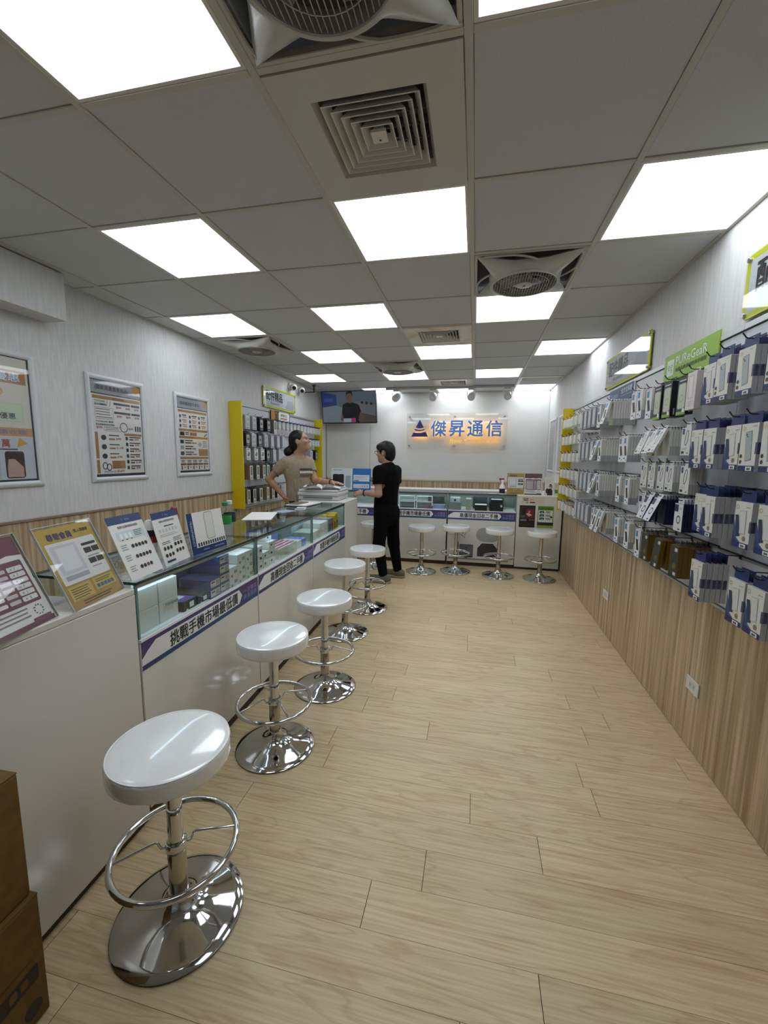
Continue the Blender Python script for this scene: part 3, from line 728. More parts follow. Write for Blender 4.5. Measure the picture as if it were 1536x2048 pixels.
# ------------------------------------------------------------------ signs and goods standing on the counters
def bars(g, x0, y, x1, n, dy, h, m, z=0.001, jit=0.25):
    for k in range(n): g.rect(x0, y-k*dy, x1-(x1-x0)*jit*RND.random(), y-k*dy+h, m, z)
def stand(name, bl, br, h, lean, g, label, cat, group=None, acrylic=True, thick=0.003, z=None):
    bl, br = Vector(bl), Vector(br); r = (br-bl); w = r.length; r.normalize()
    nrm = r.cross(Vector((0,0,1))); up = Vector((0,0,1))*math.cos(lean) - nrm*math.sin(lean)
    e = empty(name, mw=frame(bl, r, up), label=label, cat=cat, group=group)
    if acrylic:
        G().box((-0.006,0,0.001),(w+0.006,h+0.006,0.003), ACRYL).build('acrylic_front', e, smooth=False)
        G().box((-0.006,0,-0.0035),(w+0.006,h+0.006,-0.0015), ACRYL).build('acrylic_back', e, smooth=False)
        G().box((-0.0075,0,-0.004),(-0.006,h+0.0075,0.0035), ACRYL_EDGE).box((w+0.006,0,-0.004),(w+0.0075,h+0.0075,0.0035), ACRYL_EDGE).box((-0.006,h+0.006,-0.004),(w+0.006,h+0.0075,0.0035), ACRYL_EDGE).build('acrylic_edge', e, smooth=False)
        c, s = math.cos(lean), math.sin(lean)
        # foot lies flat on the counter behind the sheet
        m = Matrix.Rotation(lean, 4, 'X') if False else None
        f = G(); L = 0.075
        f.add([(0,0.001*c,0),(w,0.001*c,0),(w,-L*s+0.0,-L*c),(0,-L*s+0.0,-L*c),(0,0.003,0),(w,0.003,0),(w,-L*s+0.002*c,-L*c),(0,-L*s+0.002*c,-L*c)], [(0,1,2,3),(4,7,6,5),(0,4,5,1),(1,5,6,2),(2,6,7,3),(3,7,4,0)], ACRYL)
        f.build('foot', e, smooth=False)
        g.build('printed_sheet', e, smooth=False, loc=(0,0,-0.0012))
    else:
        G().box((0,0,-thick),(w,h,-0.0002), PALE).build('board', e, smooth=False)
        c, s = math.cos(lean), math.sin(lean); L = 0.5*h
        G().add([(w*0.3,h*0.6,-thick),(w*0.7,h*0.6,-thick),(w*0.7,-L*s*0.55,-L*c*0.55),(w*0.3,-L*s*0.55,-L*c*0.55)], [(0,1,2,3)], P('c9c6bc')).build('back_strut', e, smooth=False)
        g.build('printed_sheet', e, smooth=False)
    return e, w
GOLD, GOLD2, BURG, BURG2 = P('c7a640'), P('b8914a'), P('6c3a48'), P('7a4654')
def gold_sheet(w, h, full=True):
    g = G(); g.rect(0,0,w,h, GOLD); g.rect(0,0,w,h*0.36, GOLD2, 0.0003)
    g.text('尊榮會員', w*0.14, h*0.845, h*0.085, P('2c3a6e'), 0.001, w=w*0.44, bold=0.02)
    if full: g.text('登入領優惠', w*0.64, h*0.885, h*0.045, P('33301f'), 0.001, w=w*0.27)
    g.rrect(w*0.05,h*0.30,w*0.955,h*0.815,h*0.02, PALE, 0.0006)
    g.rrect(w*0.10,h*0.42,w*0.56,h*0.78,h*0.01, P('d9dade'), 0.0008); g.rect(w*0.17,h*0.46,w*0.5,h*0.745, P('eeeef0'), 0.001)
    for a in range(2):
        for b in range(2): g.rect(w*(0.645+0.155*a),h*(0.60-0.14*b),w*(0.785+0.155*a),h*(0.67-0.14*b), P('2a2c22'), 0.001)
    g.rrect(w*0.64,h*0.70,w*0.93,h*0.735,h*0.015, P('1c1c1c'), 0.001)
    bars(g, w*0.66, h*0.55, w*0.9, 1, 0.02, h*0.012, P('8e8e8e')); bars(g, w*0.66, h*0.41, w*0.9, 1, 0.02, h*0.012, P('8e8e8e'))
    g.rect(w*0.12,h*0.345,w*0.55,h*0.40, P('b4b4ba'), 0.001)
    g.rect(w*0.05,h*0.10,w*0.47,h*0.275, P('d3b860'), 0.001); g.rect(w*0.52,h*0.13,w*0.95,h*0.275, P('d3b860'), 0.001)
    bars(g, w*0.09, h*0.235, w*0.43, 5, h*0.028, h*0.009, P('4a4026'), 0.0014); bars(g, w*0.56, h*0.245, w*0.9, 2, h*0.024, h*0.009, P('4a4026'), 0.0014)
    for k in range(5): g.rect(w*(0.555+0.073*k),h*0.15,w*(0.615+0.073*k),h*0.195, P('3f6f8e'), 0.0014)
    bars(g, w*0.2, h*0.065, w*0.8, 2, h*0.03, h*0.011, P('4a4026'), 0.0014)
    return g
def burg_sheet(w, h):
    g = G(); g.rect(0,0,w,h, BURG); g.rect(w*0.02,h*0.80,w*0.98,h*0.985, BURG2, 0.0003)
    g.poly([(0,h*0.72),(w,h*0.72),(w,h*0.78),(w*0.8,h*0.80),(w*0.65,h*0.775),(w*0.5,h*0.80),(w*0.3,h*0.775),(0,h*0.79)], PALE, 0.0006)
    g.rect(0,h*0.235,w,h*0.72, PALE, 0.0004); g.rrect(w*0.05,h*0.25,w*0.95,h*0.735,h*0.02, BURG2, 0.0008)
    for k in range(6):
        y = h*(0.63-0.068*k)
        g.rrect(w*0.08,y,w*0.5,y+h*0.04,h*0.012, PALE, 0.0011); g.rrect(w*0.53,y,w*0.68,y+h*0.04,h*0.012, P('d9cdd0'), 0.0011); g.rrect(w*0.71,y-h*0.006,w*0.92,y+h*0.046,h*0.012, PALE, 0.0011)
        g.text('1' if k < 5 else '2', w*0.81, y+h*0.004, h*0.03, P('4a2a34'), 0.0014); g.text('約', w*0.75, y+h*0.008, h*0.02, P('4a2a34'), 0.0014)
    g.text('月/期', w*0.45, h*0.70, h*0.03, P('e6dcd8'), 0.0012)
    bars(g, w*0.05, h*0.205, w*0.72, 3, h*0.042, h*0.016, P('8f8489'), 0.001)
    for k in range(10):
        a = 2*PI*k/10; g.rect(w*0.84+w*0.06*math.cos(a)-0.002, h*0.16+w*0.06*math.sin(a)-0.002, w*0.84+w*0.06*math.cos(a)+0.002, h*0.16+w*0.06*math.sin(a)+0.002, P('47484e'), 0.0012)
    g.rect(0,0,w,h*0.055, BURG, 0.0006); g.rect(0,h*0.055,w,h*0.235, PALE, 0.0003); g.rrect(w*0.7,h*0.035,w*0.97,h*0.085,h*0.01, BURG2, 0.001)
    return g
LZ = 0.9592
stand('sign_holder', (-1.162,0.735,LZ), (-1.216,0.962,LZ), 0.27, math.radians(24), burg_sheet(0.233,0.27), 'burgundy price table in a clear acrylic holder on the low counter', 'sign')
stand('sign_holder', (-1.196,1.008,LZ), (-1.24,1.232,LZ), 0.275, math.radians(24), gold_sheet(0.229,0.275), 'gold membership notice in a clear acrylic holder on the low counter', 'sign')
TZ = 0.9782
BLU, CREAM = P('16366e'), P('ecebe6')
def film_sheet(w, h, kind):
    g = G(); g.rect(0,0,w,h, CREAM); g.rect(0,h*0.875,w,h, BLU, 0.0004)
    g.text('imos', w*0.5, h*0.915, h*0.035, P('7f97c6'), 0.001); g.ring(w*0.43,h*0.935,h*0.017,h*0.017,h*0.005, P('7f97c6'), 0.001)
    g.text('藍寶石金屬環鏡頭保護貼', w*0.22, h*0.80, h*0.04, P('54565c'), 0.001, w=w*0.58)
    if kind == 1:
        g.rect(w*0.12,h*0.62,w*0.9,h*0.755, P('cfe0df'), 0.0006)
        for k in range(3): g.rrect(w*(0.18+0.13*k),h*0.635,w*(0.26+0.13*k),h*0.72,h*0.01, P('f4f4f2'), 0.001); g.poly([(w*(0.19+0.13*k),h*0.628),(w*(0.25+0.13*k),h*0.628),(w*(0.22+0.13*k),h*0.608)], DK, 0.001)
        bars(g, w*0.6, h*0.725, w*0.86, 4, h*0.026, h*0.011, P('5b6b6b'), 0.001)
        for r_ in range(3):
            bars(g, w*0.1, h*(0.535-0.17*r_), w*0.28, 3, h*0.035, h*0.014, P('9a9ca2'))
            for k in range(5 if r_ < 2 else 4): g.disc(w*(0.42+0.10*k), h*(0.50-0.17*r_), w*0.042, P('1a1716' if not (r_ == 2 and k == 2) else '6a4438'), 0.001)
    else:
        for k in range(6): g.rrect(w*(0.12+0.125*k),h*0.615,w*(0.19+0.125*k),h*0.68,h*0.008, P('c9ccd0'), 0.001)
        bars(g, w*0.35, h*0.715, w*0.75, 1, 0.01, h*0.02, P('3c3e44')); bars(g, w*0.12, h*0.57, w*0.85, 2, h*0.03, h*0.012, P('b2b4b8'))
        bars(g, w*0.1, h*0.43, w*0.42, 2, h*0.03, h*0.012, P('6c6e74')); bars(g, w*0.55, h*0.47, w*0.9, 3, h*0.03, h*0.012, P('6c6e74'))
        for c_ in range(2):
            for r_ in range(2):
                for k in range(3): g.disc(w*(0.15+0.12*k+0.43*c_), h*(0.32+0.03*c_-0.13*r_), w*0.045, P('171414'), 0.001)
        g.rrect(w*0.1,h*0.055,w*0.42,h*0.095,h*0.01, BLU, 0.001)
    return g
stand('product_card', (-1.228,1.262,TZ), (-1.250,1.448,TZ), 0.252, math.radians(22), film_sheet(0.187,0.252,1), 'white lens-film card with curved navy top and black dots, standing first', 'sign', acrylic=False)
stand('product_card', (-1.248,1.462,TZ), (-1.274,1.648,TZ), 0.232, math.radians(15), film_sheet(0.187,0.232,2), 'white lens-film card with square navy top, standing second', 'sign', acrylic=False)
g = G(); w, h = 0.262, 0.198
g.rect(0,0,w,h, CREAM); g.rect(0,0,w*0.14,h*1.0, BLU, 0.0004); g.rect(0,0,w,h*0.15, BLU, 0.0005); g.rrect(w*0.46,h*0.30,w*0.70,h*0.97,h*0.05, P('4b4b4e'), 0.0006); g.rrect(w*0.467,h*0.31,w*0.693,h*0.96,h*0.045, P('e3e2dc'), 0.0008)
for k in range(12): g.rect(w*(0.18+0.068*k), h*0.17, w*(0.222+0.068*k), h*0.26, P('33343a'), 0.0008)
g.text('TRANSPARENCY', 0, 0, 0.012, P('c9d3e6'), 0.0012, w=h*0.62)
n0 = len(g.v)-5*len(text_mesh('TRANSPARENCY',0.0)[0]); vs = g.v[n0:]
for i, v_ in enumerate(vs): g.v[n0+i] = (w*0.055+v_[1], h*0.82-v_[0], v_[2])
bars(g, w*0.3, h*0.06, w*0.5, 1, 0.01, h*0.025, P('8aa0c8')); bars(g, w*0.62, h*0.06, w*0.95, 1, 0.01, h*0.025, P('8aa0c8'))
stand('phone_board', (-1.268,1.66,TZ), (-1.262,1.92,TZ), h, math.radians(9), g, 'cream and navy board with a phone outline, on the first showcase', 'sign', acrylic=False)
# red squeegee and white tube behind the cards
e = empty('film_squeegee', (-1.33,1.665,TZ), (0,math.radians(-8),0.1), label='red upright squeegee tool behind the navy-topped cards', cat='tool')
G().box((-0.012,-0.014,0.0),(0.012,0.014,0.16), mat('red_plastic','a81c22',0.35), 0.006).build('handle', e)
G().box((-0.009,-0.020,0.161),(0.009,0.020,0.232), mat('red_plastic2','8e1a20',0.4), 0.008).build('head', e)
e = empty('spray_can', (-1.33,1.475,TZ), label='white can with black and red label peeking between the two lens cards', cat='can')
G().lathe([(0,0),(0.024,0),(0.026,0.003),(0.026,0.165),(0.020,0.185),(0.012,0.195),(0,0.197)], mat('white_can','e8e8e6',0.3), 24).build('body', e)
G().lathe([(0.0264,0.10),(0.0264,0.128)], P('a01c20'), 24).lathe([(0.0264,0.128),(0.0264,0.155)], P('1a1a1a'), 24).build('label_band', e)
# water bottles
def bottle(p, lab, capm, labm, labname):
    e = empty('water_bottle', p, label=lab, cat='bottle', group='water bottles on the counter')
    pr = [(0,0.002),(0.02,0.0),(0.030,0.004),(0.0315,0.012)]
    for k in range(7):
        z = 0.018+k*0.012; pr += [(0.0315,z),(0.0295,z+0.004),(0.0315,z+0.008)]
    pr += [(0.0315,0.105),(0.0315,0.155),(0.028,0.170),(0.018,0.188),(0.0125,0.196),(0.0125,0.203)]
    bm = glassmat('pet_plastic', (0.93,0.95,0.955)) if 'pet' not in _M else _M['pet']; _M['pet'] = bm
    G().lathe(pr, bm, 28).build('body', e)
    G().lathe([(0.0319,0.103),(0.0319,0.150),(0.0315,0.151)], labm, 28).build('label_wrap', e)
    G().lathe([(0.0145,0.200),(0.015,0.202),(0.015,0.218),(0.0135,0.2195),(0,0.2195)], capm, 24).build('cap', e)
bottle((-1.300,1.975,TZ), 'water bottle with green cap and green label', P('1f9468'), P('2f8a48'), 'g')
bottle((-1.325,2.055,TZ), 'water bottle with white cap and dark label', P('e4e8e8'), P('26332e'), 'd')
# sheets, tablet and pens on the glass top
def flat(name, p, rz, w, d, t, m, label, cat, extra=None):
    o = G().box((-w/2,-d/2,0),(w/2,d/2,t), m, 0.0004).build(name, None, loc=p, rot=(0,0,rz), label=label, cat=cat)
    if extra:
        gg = G(); extra(gg, w, d, t); gg.build('print', o, smooth=False)
    return o
flat('paper_sheet', (-1.62,2.93,TZ), 0.35, 0.21, 0.42, 0.0025, PALE, 'white paper sheet lying on the middle glass top', 'paper')
flat('brochure', (-1.56,3.22,TZ), -0.3, 0.12, 0.16, 0.004, P('9fb0c4'), 'small blue-grey leaflet beside the white paper sheet', 'paper')
flat('card_stack', (-1.50,3.42,TZ), 0.2, 0.08, 0.12, 0.01, PALE, 'small stack of white cards with blue end on the glass top', 'paper', lambda g_, w_, d_, t_: g_.rect(-w_/2,-d_/2,w_/2,-d_*0.15, P('2b4f9c'), t_+0.0006))
flat('clipboard', (-1.60,3.72,TZ), -0.12, 0.22, 0.34, 0.006, P('2a3446'), 'dark clipboard under white paper beside the printer', 'clipboard')
flat('paper_pad', (-1.60,3.72,TZ+0.0065), -0.12, 0.21, 0.31, 0.008, PALE, 'white paper pad lying on the dark clipboard', 'paper')
flat('wooden_tray', (-1.64,3.70,TZ+0.015), -0.12, 0.10, 0.2, 0.008, P('7d6a4c'), 'brown folder on top of the white paper pad', 'folder')
# printer at the counter end
PZ = 0.986
PRN = mat('printer_shell','c9ccc8',0.35)
e = empty('printer', (-1.60,4.27,PZ), (0,0,CA), label='pale grey flatbed printer at the end of the long counter', cat='printer')
G().box((-0.22,-0.19,0.0),(0.22,0.19,0.045), PRN, 0.008).build('base', e)
G().box((-0.225,-0.20,0.046),(0.225,0.20,0.085), PRN, 0.010).build('body', e)
G().box((-0.215,-0.19,0.086),(0.215,0.19,0.112), mat('printer_lid','d4d6d2',0.3), 0.009).build('lid', e)
G().box((-0.16,-0.2005,0.02),(0.16,-0.199,0.036), P('6f7674')).build('paper_slot', e)
G().box((-0.2,0.13,0.1125),(0.2,0.188,0.125), PRN, 0.005).build('hinge_cover', e)
# open magazine on the printer
e = empty('magazine', (-1.585,4.19,PZ+0.114), (0,0,0.3), label='open printed magazine lying on the printer', cat='magazine')
g = G(); N = 14
for sgn in (-1, 1):
    vs = []
    for i in range(N+1):
        u = i/N; x = sgn*(0.003+0.19*u); z = 0.004+0.030*math.sin(PI*u**0.55)+(0.022*u*u if sgn < 0 else 0.006*u)
        vs += [(x,-0.13,z),(x,0.13,z+0.006)]
    fs = [(2*i,2*i+1,2*i+3,2*i+2) for i in range(N)]
    g.add(vs, fs, P('e6e6e2')); g.add([(a,b,c-0.003) for a,b,c in vs], fs, P('1c1d20'))
    lo, hi = (2, 9) if sgn > 0 else (4, 12)
    g.add([(a,-0.10+(b+0.13)/0.26*0.2,c+0.0015) for a,b,c in vs[2*lo:2*hi+2]], [(2*i,2*i+1,2*i+3,2*i+2) for i in range(hi-lo)], P('6a6d70') if sgn > 0 else P('2a2b2e'))
g.build('pages', e)
# things on the rear counter
stand('sign_holder', (0.420,5.66,TZ+0.0005), (0.632,5.66,TZ+0.0005), 0.275, math.radians(8), gold_sheet(0.212,0.275,False), 'gold notice in a clear holder on the rear showcase, beside the spray bottle', 'sign')
stand('sign_holder', (0.640,5.65,TZ+0.0008), (0.850,5.65,TZ+0.0008), 0.275, math.radians(8), burg_sheet(0.21,0.275), 'burgundy striped price table in a clear holder on the rear cabinet', 'sign')
g = G(); w, h = 0.112, 0.232
g.rect(0,0,w,h, P('d9d6d2')); bars(g, w*0.2, h*0.80, w*0.85, 2, h*0.04, h*0.012, P('a8a5a2'))
g.poly([(w*0.28,0),(w*0.86,0),(w*0.88,h*0.26),(w*0.70,h*0.38),(w*0.45,h*0.36),(w*0.22,h*0.38),(w*0.14,h*0.28),(w*0.16,h*0.14),(w*0.3,h*0.1)], P('2e201e'), 0.0005)
g.disc(w*0.62,h*0.50,w*0.135, P('9a7a6c'), 0.0007, ry=h*0.085); g.poly([(w*0.48,h*0.56),(w*0.6,h*0.63),(w*0.76,h*0.60),(w*0.84,h*0.42),(w*0.8,h*0.33),(w*0.74,h*0.5),(w*0.6,h*0.565)], P('201614'), 0.0009)
stand('display_card', (0.885,5.66,TZ+0.001), (0.997,5.66,TZ+0.001), h, math.radians(6), g, 'pale card showing a dark-haired figure in brown, on the rear cabinet', 'sign', acrylic=False)
g = G(); w, h = 0.07, 0.16
g.rect(0,0,w,h, P('d3d8cc')); g.rect(w*0.1,h*0.15,w*0.7,h*0.45, P('4f8a58'), 0.0005); bars(g, w*0.1, h*0.85, w*0.9, 4, h*0.07, h*0.03, P('b8a48c'))
stand('display_card', (1.01,5.70,TZ+0.001), (1.08,5.70,TZ+0.001), h, math.radians(6), g, 'small pale card with green block beside the accessory wall', 'sign', acrylic=False)
e = empty('spray_bottle', (0.362,5.70,TZ), label='white spray bottle with dark red label and trigger on the rear showcase', cat='spray bottle')
G().lathe([(0,0),(0.036,0),(0.038,0.004),(0.038,0.075),(0.030,0.105),(0.016,0.130),(0.013,0.15)], mat('white_can','e8e8e6',0.3), 24).build('body', e)
G().lathe([(0.0385,0.006),(0.0385,0.07)], P('3a1416'), 24).build('label_wrap', e)
G().box((-0.012,-0.012,0.15),(0.012,0.012,0.185), PALE, 0.003).box((-0.045,-0.009,0.185),(0.022,0.009,0.205), P('8c1a26'), 0.004).build('spray_head', e)
G().box((-0.032,-0.005,0.155),(-0.024,0.005,0.186), P('8c1a26'), 0.002).build('trigger', e)
flat('paper_slip', (0.24,5.72,TZ), 0.4, 0.1, 0.06, 0.001, P('e3c9c9'), 'small pinkish paper slip beside the spray bottle', 'paper')
# blue and white displays left of the man in black
g = G(); w, h = 0.30, 0.30
g.rect(0,0,w,h, P('dfe6ea')); bars(g, w*0.1, h*0.9, w*0.7, 1, 0.01, h*0.03, P('8a9298')); g.rrect(w*0.08,h*0.1,w*0.38,h*0.72,0.02, P('17181a'), 0.0006); g.rrect(w*0.36,h*0.1,w*0.64,h*0.72,0.02, P('222426'), 0.0008); g.rrect(w*0.72,h*0.08,w*0.98,h*0.66,0.02, P('9fb9c2'), 0.0006)
stand('display_card', (-2.02,5.68,TZ), (-1.70,5.68,TZ), 0.30, math.radians(6), g, 'white phone display card behind the printer', 'sign', acrylic=False)
g = G(); w, h = 0.27, 0.30
g.rect(0,0,w,h, P('2a74c8')); g.rect(w*0.06,h*0.40,w*0.92,h*0.70, P('e8eef4'), 0.0005); g.rect(w*0.06,h*0.08,w*0.92,h*0.28, P('dfe7f0'), 0.0005)
bars(g, w*0.12, h*0.62, w*0.85, 3, h*0.06, h*0.02, P('9ab0c8')); g.rect(w*0.1,h*0.42,w*0.35,h*0.46, P('2f6fc0'), 0.001); 
for k in range(3): g.disc(w*(0.55+0.13*k), h*0.18, 0.009, P('7f9cc0'), 0.001)
stand('display_card', (-1.69,5.64,TZ), (-1.42,5.64,TZ), 0.30, math.radians(5), g, 'bright blue notice card facing the aisle behind the printer', 'sign', acrylic=False)

# posters on the rear cabinet front and the cut-out board
def sheet(name, o, r, u, g, w, h, label, cat='poster', t=0.002):
    e = empty(name, mw=frame(o, r, u), label=label, cat=cat)
    G().box((0,0,-t),(w,h,-0.0001), PALE).build('paper', e, smooth=False); g.build('print', e, smooth=False); return e
g = G(); w, h = 0.195, 0.285
g.rect(0,0,w,h, P('1c1512')); g.rrect(w*0.08,h*0.42,w*0.92,h*0.92,0.01, P('6a5a48'), 0.0004); g.rrect(w*0.1,h*0.43,w*0.9,h*0.91,0.01, P('241c16'), 0.0006); g.rrect(w*0.4,h*0.45,w*0.88,h*0.85,0.02, P('7a1e22'), 0.0008); g.poly([(w*0.4,h*0.62),(w*0.62,h*0.5),(w*0.8,h*0.56),(w*0.6,h*0.66)], P('c9b4ac'), 0.001); g.ring(w*0.62,h*0.72,0.012,0.012,0.004, P('d8c8c0'), 0.001); g.rect(w*0.12,h*0.45,w*0.36,h*0.55, P('3d6b2e'), 0.0008)
bars(g, w*0.08, h*0.34, w*0.55, 2, h*0.045, h*0.025, P('9aa39a')); bars(g, w*0.62, h*0.33, w*0.95, 1, 0.01, h*0.035, P('c0522e')); bars(g, w*0.08, h*0.2, w*0.9, 4, h*0.045, h*0.015, P('4a443c'))
sheet('poster', (0.583,BY-0.0025,0.563), (1,0,0), (0,0,1), g, w, h, 'small black poster with red phone picture on the rear cabinet')
g = G()
g.rect(0,0,w,h, P('8fa848')); g.rect(w*0.05,h*0.8,w*0.95,h*0.95, P('4f7a1e'), 0.0004); g.rect(w*0.06,h*0.26,w*0.94,h*0.8, P('e3e6dc'), 0.0005); g.rect(0,h*0.12,w,h*0.26, P('2b2a22'), 0.0005)
for k in range(3):
    g.rrect(w*0.12,h*(0.65-0.15*k),w*0.42,h*(0.77-0.15*k),0.012, P('2b3542'), 0.0008); g.rrect(w*0.18,h*(0.65-0.15*k),w*0.38,h*(0.72-0.15*k),0.008, P('8fa0b8'), 0.001)
    bars(g, w*0.5, h*(0.73-0.15*k), w*0.85, 2, h*0.045, h*0.025, P('33363a'))
g.disc(w*0.86,h*0.5,0.014, P('2a2a2a'), 0.001)
sheet('poster', (0.806,BY-0.0025,0.563), (1,0,0), (0,0,1), g, w, h, 'small green and white poster on the rear cabinet')
g = G(); w, h = 0.275, 0.09
g.rect(0,0,w,h, P('d3cdb4')); bars(g, w*0.05, h*0.72, w*0.3, 1, 0.01, h*0.1, P('6a5a30')); g.text('199', w*0.34, h*0.42, h*0.3, P('c88a28'), 0.001); bars(g, w*0.08, h*0.45, w*0.3, 1, 0.01, h*0.16, P('5d522c')); g.ring(w*0.24,h*0.2,h*0.14,h*0.14,h*0.06, P('33301c'), 0.001); bars(g, w*0.36, h*0.14, w*0.62, 1, 0.01, h*0.16, P('4d4524'))
sheet('notice_strip', (0.605,BY-0.0025,0.868), (1,0,0), (0,0,1), g, w, h, 'beige notice strip above the two small posters on the rear cabinet')
# cut-out board on the rear counter front (speech bubble and screen)
e = empty('cutout_board', mw=frame((-0.33,BY-0.006,0.09),(1,0,0),(0,0,1)), label='printed cut-out board with speech bubble and monitor, fixed below the rear banner', cat='cutout board')
out = [(0.0,0.36),(0.02,0.33),(0.18,0.33),(0.16,0.22),(0.10,0.20),(0.10,0.03),(0.02,0.02),(0.02,0.0),(0.80,0.0),(0.80,0.02),(0.66,0.05),(0.70,0.12),(0.76,0.16),(0.77,0.22),(0.70,0.25),(0.74,0.34),(0.80,0.37),(0.79,0.42),(0.70,0.43),(0.60,0.455),(0.50,0.46),(0.42,0.43),(0.36,0.38),(0.26,0.39),(0.25,0.46),(0.0,0.46)]
G().prism(out, -0.004, 0.0, P('e3e2dd')).build('board', e, smooth=False)
g = G(); K = P('222226')
g.rrect(0.004,0.335,0.246,0.456,0.02, K, 0.0004); g.poly([(0.18,0.34),(0.23,0.34),(0.235,0.285)], K, 0.0004); g.rrect(0.008,0.339,0.242,0.452,0.018, P('efeeea'), 0.0007); g.poly([(0.185,0.345),(0.225,0.345),(0.232,0.295)], P('efeeea'), 0.0007)
g.text('有傑昇，', 0.03, 0.402, 0.038, K, 0.001, bold=0.02); g.text('才節省', 0.10, 0.352, 0.038, K, 0.001, bold=0.02)
g.rrect(0.165,0.03,0.345,0.205,0.01, K, 0.0004); g.poly([(0.17,0.06),(0.34,0.04),(0.34,0.2),(0.17,0.2)], P('66707c'), 0.0007); g.disc(0.255,0.16,0.009, K, 0.001); g.rect(0.235,0.02,0.275,0.09, P('4e565f'), 0.001)
g.rect(0.105,0.03,0.155,0.16, P('b0703a'), 0.0006); g.poly([(0.105,0.16),(0.12,0.24),(0.15,0.24),(0.155,0.16)], P('2f4a78'), 0.0006)
g.rect(0.02,0.0,0.80,0.018, P('8a8a86'), 0.0006)
g.poly([(0.40,0.05),(0.66,0.05),(0.66,0.16),(0.60,0.23),(0.46,0.23),(0.40,0.16)], P('3a3a3e'), 0.0004); g.rrect(0.38,0.25,0.68,0.44,0.09, P('a9a9a6'), 0.0004)
g.build('print', e, smooth=False)
# ------------------------------------------------------------------ hanging goods
def kind(w, h, t, tab, tw, body, tabm, front, side=None, bodyfn=None):
    d = {'w': w, 'h': h, 't': t, 'tab': tab}
    zt, zb = -tab+0.012, -tab+0.012-h
    g = G()
    if bodyfn: bodyfn(g, w, h, t, zb, zt)
    else: g.box((0,-w/2,zb),(t,w/2,zt), body, 0.0008)
    d['body'] = g.mesh('product_box', False)
    if tab > 0.012:
        y = tw*w/2
        d['tabm'] = G().box((t*0.3,-y,zt),(t*0.3+0.0012,y,0.002), tabm).box((t*0.3,-y,0.006),(t*0.3+0.0012,y,0.012), tabm).box((t*0.3,-y,0.002),(t*0.3+0.0012,-0.012,0.006), tabm).box((t*0.3,0.012,0.002),(t*0.3+0.0012,y,0.006), tabm).mesh('hang_tab', False)
    f = G(); front(f, w, h); d['front'] = f.mesh('front_print', False)
    d['fm'] = frame((t+0.0002,-w/2,zb),(0,1,0),(0,0,1))
    if side:
        q = G(); side(q, t, h); d['side'] = q.mesh('side_print', False)
        d['sm'] = [frame((t,w/2+0.0002,zb),(-1,0,0),(0,0,1)), frame((0,-w/2-0.0002,zb),(1,0,0),(0,0,1))]
    return d
CW_, CG, CB = P('dcdad0'), mat('grey_carton_side','b2b4b5',0.5), P('1c2c62')
def vtext(g, s, cx, y0, L, th, m, z):     # lettering running up the side
    n0 = len(g.v); g.text(s, 0, 0, th, m, z, w=L, bold=0.02)
    for i in range(n0, len(g.v)):
        a, b, c = g.v[i]; g.v[i] = (cx-b+th/2, y0+a, c)
def f_case(g, w, h):
    g.rect(0,0,w,h, CW_); g.rect(0,0,w,h*0.12, P('1d2c60'), 0.0003)
    g.poly([(0,h*0.12),(0,h*0.62),(w*0.1,h*0.5),(w*0.26,h*0.2),(w*0.5,h*0.12)], P('3d5488'), 0.0003); g.poly([(0,h*0.12),(0,h*0.4),(w*0.15,h*0.2),(w*0.3,h*0.12)], P('2b3f78'), 0.0005)
    g.poly([(w*0.06,h*0.70),(w*0.26,h*0.71),(w*0.46,h*0.25),(w*0.20,h*0.22)], P('2a3d55'), 0.0007)
    g.poly([(w*0.32,h*0.80),(w*0.70,h*0.82),(w*0.74,h*0.32),(w*0.40,h*0.30)], P('9a9b98'), 0.0009); g.poly([(w*0.335,h*0.79),(w*0.685,h*0.81),(w*0.725,h*0.33),(w*0.415,h*0.31)], P('d5d6d0'), 0.0011)
    g.ring(w*0.14,h*0.88,w*0.085,w*0.085,w*0.02, P('a08a58'), 0.0007); g.rect(w*0.66,h*0.885,w*0.9,h*0.90, P('8e9096'), 0.0007)
    g.disc(w*0.70,h*0.215,w*0.10, P('8a7a62'), 0.0009); g.rect(w*0.5,h*0.015,w*0.86,h*0.10, P('e8e8e4'), 0.0009); g.rect(w*0.57,h*0.03,w*0.78,h*0.075, P('5a5a5e'), 0.0011); g.rect(w*0.93,h*0.36,w,h*0.60, P('4a557e'), 0.0009)
def f_casef(g, w, h):
    g.rect(0,0,w,h, CW_); g.rect(0,0,w,h*0.12, P('1d2c60'), 0.0003)
    g.poly([(w*0.28,h*0.82),(w*0.66,h*0.85),(w*0.76,h*0.24),(w*0.40,h*0.21)], P('6f7a7a'), 0.0005); g.poly([(w*0.30,h*0.81),(w*0.64,h*0.835),(w*0.74,h*0.25),(w*0.42,h*0.225)], P('a9b3b2'), 0.0007)
    g.disc(w*0.37,h*0.77,w*0.035, P('22282c'), 0.0009); g.disc(w*0.43,h*0.73,w*0.035, P('2a3034'), 0.0009); g.disc(w*0.15,h*0.90,w*0.09, P('d8c9a0'), 0.0007)
    g.disc(w*0.13,h*0.32,w*0.075, P('3c3a30'), 0.0009); g.disc(w*0.13,h*0.2,w*0.075, P('4c4434'), 0.0009)
    g.rect(w*0.66,h*0.93,w*0.9,h*0.945, P('a8aab0'), 0.0007); g.rect(w*0.5,h*0.015,w*0.86,h*0.10, P('e8e8e4'), 0.0009); g.rect(w*0.57,h*0.03,w*0.78,h*0.075, P('5a5a5e'), 0.0011); g.rect(w*0.93,h*0.36,w,h*0.60, P('4a557e'), 0.0009)
